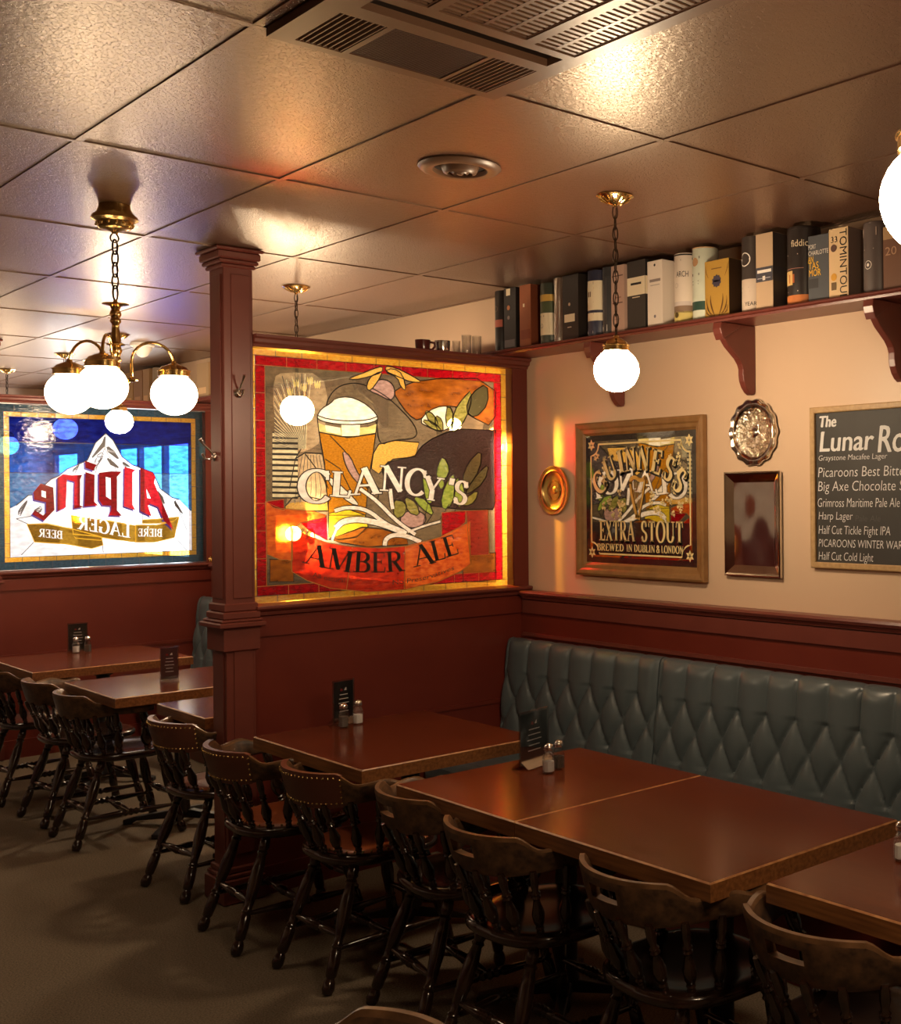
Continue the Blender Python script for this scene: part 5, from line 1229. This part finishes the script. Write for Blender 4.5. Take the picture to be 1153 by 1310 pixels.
def tube_can(label, pl, pr_, ytop, col, bands=(), texts=(), rough=0.4, metal=0.0, lid=None):
    yl, yr = shelf_y(pl), shelf_y(pr_); r_ = (yl - yr) / 2 * 1.0; yc = (yl + yr) / 2; xc = BXF + r_ ; zt = min(top_z((pl + pr_) / 2, ytop), CEIL - 0.02); h_ = zt - Z0
    t = thing('whisky_tube', label, 'tube', (xc, yc, Z0), group=BG)
    MB().lathe([(0, r_ * 0.985), (0.004, r_), (h_ - 0.012, r_), (h_ - 0.011, r_ * 0.985), (h_ - 0.002, r_ * 0.985), (h_, r_ * 0.96)], (xc, yc, Z0), (xc, yc, 9), 36, scale=False).build('canister', cmat(col, rough, metal), t, smooth=40)
    def cyl(a, b, d=0.0008):              # a: arc length to the viewer's right from the facing line
        q = a / r_ + math.radians(-6); return (xc - math.cos(q) * (r_ + d), yc - math.sin(q) * (r_ + d), Z0 + b)
    by = {}
    for v0, v1, c, u0, u1 in bands:
        m = by.setdefault(c, MB()); n = 24; L_ = PI * r_
        m.grid([[cyl(lerp((u0 - 0.5) * L_, (u1 - 0.5) * L_, i / n), h_ * v) for i in range(n + 1)] for v in (v0, v1)])
    for c, m in by.items(): m.build('printed_band', cmat(c, rough), t, smooth=60)
    prints(t, texts, 0.0, h_, lambda a, b: cyl(a, b, 0.0016))
    return t
K = (0.012, 0.011, 0.012); CRM = (0.80, 0.68, 0.48); WHT = (0.85, 0.80, 0.74); GLD = (0.62, 0.38, 0.08); DG = (0.045, 0.042, 0.042); RST = (0.30, 0.085, 0.03)
full = (0, 1)
tube_can('black whisky tube with a reddish stag, leftmost on the wall shelf', 628, 643.5, 368, K, [(0.40, 0.52, (0.35, 0.09, 0.06), 0.2, 0.75)], [('', 0, 0.70, 0.014, (0.20, 0.14, 0.10), 'o', None)])
carton('black carton with a small gold square near its top, second from the left', 645, 660, 363, K, [(0.88, 0.99, CRM, 0.2, 0.55), (0.04, 0.16, (0.14, 0.13, 0.14), 0.05, 0.9)], [('', 0.4, 0.68, 0.012, (0.40, 0.16, 0.06), 'd', None), ('', 0.4, 0.52, 0.010, (0.20, 0.16, 0.15), 'd', None)])
carton('rust brown carton next to the black ones at the left of the shelf', 665, 679, 358, RST, [(0.13, 0.28, (0.22, 0.045, 0.018), 0.1, 0.95)], [('', 0.4, 0.67, 0.007, CRM, 's', None)], side=(0.15, 0.038, 0.016))
tube_can('green tube with gold band and cream label', 686, 703, 362, (0.05, 0.06, 0.045), [(0.70, 0.81, GLD, 0, 1), (0.15, 0.51, CRM, 0, 1), (0.52, 0.69, (0.07, 0.09, 0.04), 0, 1)], [('', 0.012, 0.30, 0.010, K, 'o', None), ('', -0.01, 0.46, 0.006, K, 'r', 0.03)])
tube_can('plain silver metal tube beside the green one', 703.5, 719, 354, (0.62, 0.60, 0.58), [], [], 0.22, 1.0)
carton('black carton with a small cream plate label, left of the navy tube', 720, 740, 350, (0.018, 0.013, 0.011), [(0.28, 0.40, CRM, 0.12, 0.78)], [('', 0.45, 0.55, 0.008, (0.6, 0.45, 0.3), 'd', None), ('', 0.45, 0.20, 0.004, (0.6, 0.5, 0.4), 'r', 0.03)])
tube_can('navy tube with a big cream label', 746, 765.5, 342, (0.035, 0.038, 0.070), [(0.40, 0.84, CRM, 0.05, 0.95), (0.24, 0.36, CRM, 0.05, 0.92)], [('', 0, 0.805, 0.012, (0.035, 0.038, 0.07), 'r', 0.05), ('', 0, 0.725, 0.012, GLD, 'r', 0.055), ('', -0.015, 0.64, 0.010, (0.12, 0.07, 0.04), 's', None), ('', 0, 0.345, 0.006, (0.035, 0.038, 0.07), 'r', 0.05), ('', 0, 0.52, 0.006, (0.45, 0.3, 0.15), 'r', 0.05), ('', 0, 0.07, 0.012, (0.5, 0.48, 0.46), 'r', 0.045)])
tube_can('charcoal tube with white print near its foot, left of the lamp chain', 767, 781.5, 341, (0.045, 0.045, 0.048), [(0.86, 1.0, (0.025, 0.025, 0.028), 0, 1)], [('', 0, 0.10, 0.030, WHT, 'r', 0.035), ('', 0, 0.48, 0.22, (0.075, 0.072, 0.072), 'r', 0.03)])
carton('dusty pink carton crossed by thin dark lines, behind the lamp chain', 782.5, 799, 339, (0.50, 0.33, 0.26), [], [('', 0.5, 0.84, 0.005, (0.12, 0.06, 0.05), 'r', 0.075), ('', 0.5, 0.44, 0.005, (0.12, 0.06, 0.05), 'r', 0.07), ('', 0.55, 0.52, 0.006, (0.3, 0.16, 0.12), 'r', 0.04), ('', 0.4, 0.20, 0.003, (0.3, 0.18, 0.14), 'r', 0.05)])
carton('dark carton with one broad cream band', 803, 826, 329, (0.042, 0.036, 0.032), [(0.50, 0.76, CRM, 0, 1)], [('', 0.5, 0.665, 0.010, K, 'r', 0.07), ('', 0.5, 0.47, 0.004, CRM, 'r', 0.05)], depth=0.10, side=(0.018, 0.016, 0.016))
carton('tall white carton with thin grey print', 829, 848, 333, (0.78, 0.68, 0.58), [], [('', 0.5, 0.93, 0.006, K, 'd', None), ('', 0.52, 0.70, 0.012, (0.25, 0.2, 0.18), 'r', 0.07), ('', 0.52, 0.63, 0.004, (0.45, 0.38, 0.33), 'r', 0.06), ('', 0.5, 0.16, 0.007, (0.2, 0.18, 0.2), 'd', None)], depth=0.075)
tube_can('cream tube printed with dark letters and a yellow landscape foot', 856.5, 878.5, 324, (0.74, 0.64, 0.54), [(0.0, 0.17, (0.62, 0.50, 0.16), 0, 1), (0.15, 0.25, (0.26, 0.17, 0.11), 0, 1), (0.25, 0.31, (0.60, 0.52, 0.48), 0.1, 0.9), (0.965, 0.985, K, 0, 1)], [('ARCH', -0.048, 0.66, 0.024, K, 'l', 0.056), ('', -0.012, 0.90, 0.006, (0.3, 0.22, 0.2), 'r', 0.05), ('', 0.006, 0.54, 0.010, (0.4, 0.32, 0.28), 'o', None), ('', -0.005, 0.12, 0.012, (0.10, 0.07, 0.02), 'd', None)])
tube_can('pale green tube with a dark green band', 879.5, 903, 316, (0.62, 0.66, 0.54), [(0.14, 0.26, (0.03, 0.075, 0.055), 0, 1), (0.985, 1.0, (0.5, 0.3, 0.15), 0, 1)], [('', -0.018, 0.80, 0.018, (0.42, 0.24, 0.12), 'd', None), ('', -0.012, 0.86, 0.010, K, 'r', 0.05), ('', -0.016, 0.63, 0.010, (0.1, 0.1, 0.09), 'r', 0.045), ('', -0.016, 0.54, 0.004, (0.3, 0.32, 0.28), 'r', 0.04), ('', -0.016, 0.50, 0.004, (0.3, 0.32, 0.28), 'r', 0.04)])
carton('gold carton with dark scrollwork and a violet star badge', 902.5, 933, 332, (0.50, 0.29, 0.055), [], [('', 0.5, 0.63, 0.028, (0.06, 0.05, 0.08), '*', None), ('', 0.5, 0.63, 0.006, (0.25, 0.20, 0.26), 'r', 0.032), ('', 0.5, 0.85, 0.004, (0.2, 0.1, 0.03), 'r', 0.06), ('', 0.5, 0.0, 0.0, (0.13, 0.055, 0.015), 'w', None)], depth=0.10, side=(0.055, 0.028, 0.014))
tube_can('dark grey tube with oval emblem and a cream lower label', 943, 967, 295, (0.060, 0.048, 0.045), [(0.0, 0.44, (0.66, 0.54, 0.44), 0, 1), (0, 0.012, DG, 0, 1)], [('', -0.014, 0.70, 0.028, WHT, 'o', None), ('', -0.014, 0.70, 0.008, WHT, 'r', 0.05), ('YEARS', -0.046, 0.09, 0.016, K, 'l', 0.062), ('', -0.02, 0.33, 0.003, (0.4, 0.3, 0.25), 'r', 0.04), ('', -0.014, 0.28, 0.003, (0.4, 0.3, 0.25), 'r', 0.05)])
carton('tan carton with a dark blue band across its middle', 968, 989.5, 298, (0.56, 0.40, 0.26), [(0.37, 0.56, (0.065, 0.065, 0.085), 0, 1)], [('', 0.5, 0.505, 0.012, WHT, 'r', 0.075), ('', 0.48, 0.415, 0.007, WHT, 's', None), ('', 0.48, 0.415, 0.003, (0.5, 0.5, 0.55), 'r', 0.07)], depth=0.09, side=(0.085, 0.072, 0.072))
tube_can('tallest black tube with white letters, parchment square and copper foot', 999, 1032, 275, (0.020, 0.014, 0.013), [(0.0, 0.13, (0.60, 0.20, 0.06), 0.02, 0.98), (0.26, 0.44, (0.72, 0.50, 0.20), 0.02, 0.52), (0.462, 0.47, (0.35, 0.16, 0.12), 0.02, 0.75)], [('fiddich', -0.064, 0.74, 0.026, CRM, 'l', 0.085), ('', -0.035, 0.645, 0.004, (0.45, 0.36, 0.3), 'r', 0.06), ('', -0.046, 0.34, 0.014, (0.45, 0.12, 0.03), 's', None), ('', -0.03, 0.18, 0.004, (0.5, 0.4, 0.35), 'r', 0.06)])
carton('slate blue carton with yellow block letters, right of the tallest black tube', 1035, 1061, 300, (0.085, 0.092, 0.105), [(0.0, 0.03, (0.35, 0.3, 0.25), 0.05, 0.95)], [('PORT', 0.02, 0.80, 0.017, WHT, 'l', 0.038), ('CHARLOTTE', 0.02, 0.705, 0.017, WHT, 'l', 0.098), ('AN', 0.0, 0.60, 0.024, (0.90, 0.52, 0.03), 'l', 0.026), ('TAS', 0.02, 0.50, 0.026, (0.90, 0.52, 0.03), 'l', 0.050), ('MOR', 0.05, 0.39, 0.026, (0.90, 0.52, 0.03), 'l', 0.058), ('', 0.25, 0.28, 0.035, (0.05, 0.05, 0.055), 'r', 0.05)], depth=0.08)
carton('cream carton with long vertical black lettering', 1061.5, 1086, 291, (0.74, 0.53, 0.30), [], [('TOMINTOUL', 0.58, 0.97, 0.034, K, 'v', 0.262), ('33', 0.12, 0.80, 0.022, K, 'l', 0.030), ('', 0.26, 0.72, 0.014, (0.12, 0.06, 0.045), 'd', None), ('', 0.26, 0.31, 0.014, (0.70, 0.36, 0.05), 'd', None), ('', 0.26, 0.18, 0.012, (0.16, 0.10, 0.05), 's', None)], depth=0.11, side=(0.24, 0.17, 0.14))
tube_can('grey brown tube with a white round emblem, below the big globe', 1097.5, 1129, 283, (0.105, 0.080, 0.075), [], [('', 0.012, 0.40, 0.016, WHT, 'o', None), ('', 0.012, 0.40, 0.006, WHT, 'd', None), ('', -0.02, 0.86, 0.030, (0.45, 0.34, 0.27), 'r', 0.07), ('', -0.035, 0.62, 0.004, (0.4, 0.34, 0.3), 'r', 0.05)])
carton('brown carton cut off by the right edge of the picture', 1131, 1160, 288, (0.16, 0.075, 0.045), [(0.80, 1.0, (0.38, 0.24, 0.12), 0, 1)], [('20', 0.1, 0.55, 0.03, (0.45, 0.26, 0.16), 'l', 0.05)], depth=0.09)
# dim row far down the shelf, above the blue mountain glass
FG = 'boxed bottles far down the shelf'
for lb, pl, pr_, yt, c, tube_ in (('narrow amber carton far down the shelf, just right of the chandelier column', 161, 170, 471, (0.45, 0.26, 0.08), False), ('brown carton with pale foot far down the shelf, between the chandelier globes', 171, 182, 470, (0.30, 0.15, 0.06), False), ('tan carton with darker print far down the shelf, between the chandelier globes', 183, 191, 472, (0.40, 0.24, 0.11), False), ('slim grey tube far down the shelf, left of the right chandelier globe', 193, 199, 468, (0.40, 0.32, 0.24), True), ('pale grey tube far down the shelf, behind the right chandelier globe', 200, 214, 466, (0.30, 0.25, 0.20), True), ('pale carton with two dark squares, nearest the post in the far row', 252, 267, 464, (0.42, 0.28, 0.15), False)):
    a, e = on_x(pl, 505, 3.43).y, on_x(pr_, 505, 3.43).y; zt = min(on_x((pl + pr_) / 2, yt, 3.43).z, CEIL - 0.03); wd = a - e
    t = thing('whisky_tube' if tube_ else 'whisky_carton', lb, 'tube' if tube_ else 'carton', (3.47, (a + e) / 2, Z0), group=FG)
    if tube_: r_ = min(wd / 2, 0.06); MB().lathe([(0, r_), (zt - Z0 - 0.004, r_), (zt - Z0, r_ * 0.95)], (3.43 + r_, (a + e) / 2, Z0), (3.43 + r_, (a + e) / 2, 9), 24, scale=False).build('canister', cmat(c, 0.35), t, smooth=40)
    else: MB().bevbox(3.43, 3.53, e, a, Z0, zt, 0.002).build('box', cmat(c), t)
    MB().poly([(3.4285, a - wd * u, lerp(Z0, zt, v)) for u, v in ((0.15, 0.12), (0.8, 0.12), (0.8, 0.30), (0.15, 0.30))] if not tube_ else [(3.4285, (a + e) / 2 + u, lerp(Z0, zt, v)) for u, v in ((0.012, 0.1), (-0.012, 0.1), (-0.012, 0.3), (0.012, 0.3))]).build('printed_band', cmat(tuple(min(1, q * 1.7) for q in c)), t)

# ------------------------------------------------------------------ crockery on the cornice of the nearer partition
CZ = 2.335 + 0.0525
def at_cap(px, py): 
    p = on_y(px, py, P1 + 0.06); return p.x
def cup(label, name, cat, px, r_, h_, m, handle=None, facets=24, wall=0.003):
    x_ = at_cap(px, 445); y_ = P1 + 0.06
    t = thing(name, label, cat, (x_, y_, CZ))
    MB().lathe([(0, r_ * 0.86), (0.004, r_ * 0.9), (h_ * 0.5, r_ * 0.97), (h_, r_), (h_, r_ - wall), (0.006, r_ * 0.84)], (x_, y_, CZ), (x_, y_, 9), facets, scale=False).build('bowl', m, t, smooth=40)
    if handle:
        MB().tube([(x_ + r_ * 0.95, y_ - 0.01, CZ + h_ * 0.85), (x_ + r_ * 1.5, y_ - 0.015, CZ + h_ * 0.8), (x_ + r_ * 1.6, y_ - 0.015, CZ + h_ * 0.5), (x_ + r_ * 1.2, y_ - 0.012, CZ + h_ * 0.2), (x_ + r_ * 0.92, y_ - 0.01, CZ + h_ * 0.2)], 0.006, 8).build('handle', m, t, smooth=60)
cup('maroon china mug standing on the partition cornice', 'mug', 'mug', 541, 0.036, 0.055, mat('maroon_china', (0.09, 0.018, 0.016), 0.15), True)
cup('wide grey metal bowl on the cornice, between mug and cut glasses', 'metal_bowl', 'bowl', 566, 0.038, 0.06, MW['chrome'])
cup('small clear tumbler touching the grey metal bowl', 'tumbler', 'glass', 584, 0.020, 0.066, MW['glass'])
cup('left of two cut crystal tumblers on the cornice', 'crystal_tumbler', 'glass', 597, 0.025, 0.10, MW['glass'], facets=9)
cup('right of two cut crystal tumblers on the cornice, nearest the boxed bottles', 'crystal_tumbler', 'glass', 610, 0.025, 0.10, MW['glass'], facets=9)

# ------------------------------------------------------------------ hooks on the post and partition
def hook(label, base, out, m=MW['brass']):
    """base on the wood face, out = unit vector away from it"""
    o = Vector(out); b_ = Vector(base); t = thing('coat_hook', label, 'hook', tuple(b_), group='brass coat hooks')
    MB().lathe([(0, 0.020), (0.003, 0.020), (0.007, 0.012), (0.010, 0.004)], b_ + o * 0.0005, b_ + o, 16, scale=False).build('backplate', m, t, smooth=50)
    MB().tube([b_ + o * 0.004, b_ + o * 0.020 + Vector((0, 0, -0.012)), b_ + o * 0.040 + Vector((0, 0, -0.010)), b_ + o * 0.050 + Vector((0, 0, 0.012))], [0.005, 0.005, 0.0045, 0.006], 8).build('lower_hook', m, t, smooth=60)
    MB().tube([b_ + o * 0.004 + Vector((0, 0, 0.006)), b_ + o * 0.022 + Vector((0, 0, 0.028)), b_ + o * 0.048 + Vector((0, 0, 0.052)), b_ + o * 0.060 + Vector((0, 0, 0.072))], [0.005, 0.0045, 0.0045, 0.007], 8).build('upper_hook', m, t, smooth=60)
p_ = on_y(305, 503, P1 - 0.017); hook('brass coat hook on the wide face of the post, near the top', (p_.x, P1 - 0.017, p_.z), (0, -1, 0), MW['chrome'])
p_ = on_x(275, 584, 2.042); hook('brass coat hook on the narrow left face of the post', (2.042, p_.y, p_.z), (-1, 0, 0), MW['chrome'])
p_ = on_y(262, 716, P2 - 0.0005); hook('ornate brass hook at the right foot of the blue mountain glass', (3.53, P2 - 0.0005, p_.z), (0, -1, 0), MW['oldbrass'])

# ------------------------------------------------------------------ menu stands and shakers
def menu(label, x_, y_, rz, dark=True, h_=0.19, wd=0.105):
    t = thing('menu_stand', label, 'menu stand', (x_, y_, TZ + 0.0006), rz)
    # local: width along x, faces -y
    b = MB(); b.box(-wd / 2, wd / 2, -0.036, 0.036, 0, 0.003)
    b.prism([(-wd / 2, -0.036, 0.003), (-wd / 2, -0.002, 0.028), (-wd / 2, -0.002, 0.026), (-wd / 2, -0.033, 0.003)], (wd, 0, 0)); b.prism([(-wd / 2, 0.036, 0.003), (-wd / 2, 0.002, 0.028), (-wd / 2, 0.002, 0.026), (-wd / 2, 0.033, 0.003)], (wd, 0, 0))
    b.build('base', MW['acrylic'], t, local=True)
    s = MB(); s.box(-wd / 2, wd / 2, -0.0045, -0.0025, 0.003, h_); s.box(-wd / 2, wd / 2, 0.0025, 0.0045, 0.003, h_); s.box(-wd / 2 - 0.001, -wd / 2 + 0.001, -0.0045, 0.0045, 0.003, h_); s.box(wd / 2 - 0.001, wd / 2 + 0.001, -0.0045, 0.0045, 0.003, h_); s.box(-wd / 2, wd / 2, -0.0045, 0.0045, h_, h_ + 0.0015)
    s.build('sleeve', MW['acrylic'], t, local=True)
    c = MB().box(-wd / 2 + 0.004, wd / 2 - 0.004, -0.0012, 0.0012, 0.012, h_ - 0.006 if dark is not None else h_ - 0.03)
    c.build('card', MW['black'] if dark else mat('dim_plum_card', (0.075, 0.035, 0.04), 0.4), t, local=True)
    pr_ = MB(); y__ = -0.0020
    for i in range(5):
        z_ = h_ * (0.66 - 0.095 * i); q = wd * (0.19 + 0.03 * (i % 3))
        pr_.poly([(-q, y__, z_), (q, y__, z_), (q, y__, z_ + 0.003), (-q, y__, z_ + 0.003)])
    pr_.poly([(0.002, y__, h_ * 0.76), (0.014, y__, h_ * 0.76), (0.013, y__, h_ * 0.83), (0.006, y__, h_ * 0.80)])
    pr_.build('printed_lines', MW['chalk'], t, local=True)
    rr_ = MB().poly([(-0.018, y__, h_ * 0.75), (-0.004, y__, h_ * 0.75), (-0.006, y__, h_ * 0.80), (-0.016, y__, h_ * 0.81)]); rr_.build('red_emblem', mat('dark_red_print', (0.25, 0.02, 0.02), 0.5), t, local=True)
menu('black menu card in a clear stand on the joined tables before the bench', 2.452, 3.402, rd(16), True, 0.192, 0.155)
menu('black menu card behind the shakers on the table by the amber glass', 2.378, 4.628, rd(12), True, 0.182, 0.105)
menu('pale violet menu card in a clear stand alone on the table left of the post', 2.330, 6.385, rd(-10), False, 0.178, 0.088)
menu('black menu card in a clear stand on the farthest table at the left', 2.410, 8.085, rd(-10), True, 0.178, 0.11)
def shaker(label, x_, y_, salt, rz=0.4):
    t = thing('salt_shaker' if salt else 'pepper_shaker', label, 'shaker', (x_, y_, TZ + 0.0006), rz)
    oc = lambda k, z: [(k * math.cos(PI / 8 + i * PI / 4) * (1.0 if i % 2 else 1.0), k * math.sin(PI / 8 + i * PI / 4), z) for i in range(8)]
    rows = [oc(0.019, 0), oc(0.0215, 0.003), oc(0.0215, 0.052), oc(0.019, 0.060), oc(0.0145, 0.067), oc(0.0135, 0.072), oc(0.0155, 0.074), oc(0.0135, 0.077), oc(0.0135, 0.081)]
    MB().grid(rows, True).poly(rows[0][::-1]).build('glass_body', MW['glass'], t, local=True)
    fz = 0.040 if salt else 0.046
    rows = [oc(0.0165, 0.005), oc(0.0185, 0.007), oc(0.0185, fz)]
    MB().grid(rows, True).poly(rows[0][::-1]).poly(rows[2]).build('filling', MW['salt'] if salt else MW['pepper'], t, local=True)
    MB().lathe([(0.078, 0.0165), (0.088, 0.0168), (0.094, 0.0150), (0.099, 0.009), (0.101, 0.0)], (0, 0, 0), (0, 0, 1), 20, scale=False).build('lid', MW['chrome'], t, smooth=40, local=True)
shaker('salt shaker beside the black menu card on the joined tables', 2.418, 3.272, True)
shaker('pepper shaker behind the salt, beside the black menu card on the joined tables', 2.474, 3.292, False)
shaker('salt shaker, right of the pair on the table by the amber glass', 2.414, 4.574, True)
shaker('pepper shaker, left of the pair on the table by the amber glass', 2.336, 4.548, False)
shaker('salt shaker at the right edge of the picture, on the cut off table', 2.445, 1.815, True)
shaker('salt shaker, left of the pair on the farthest table at the left', 2.380, 8.02, True)
shaker('pepper shaker, right of the pair on the farthest table at the left', 2.440, 8.00, False)
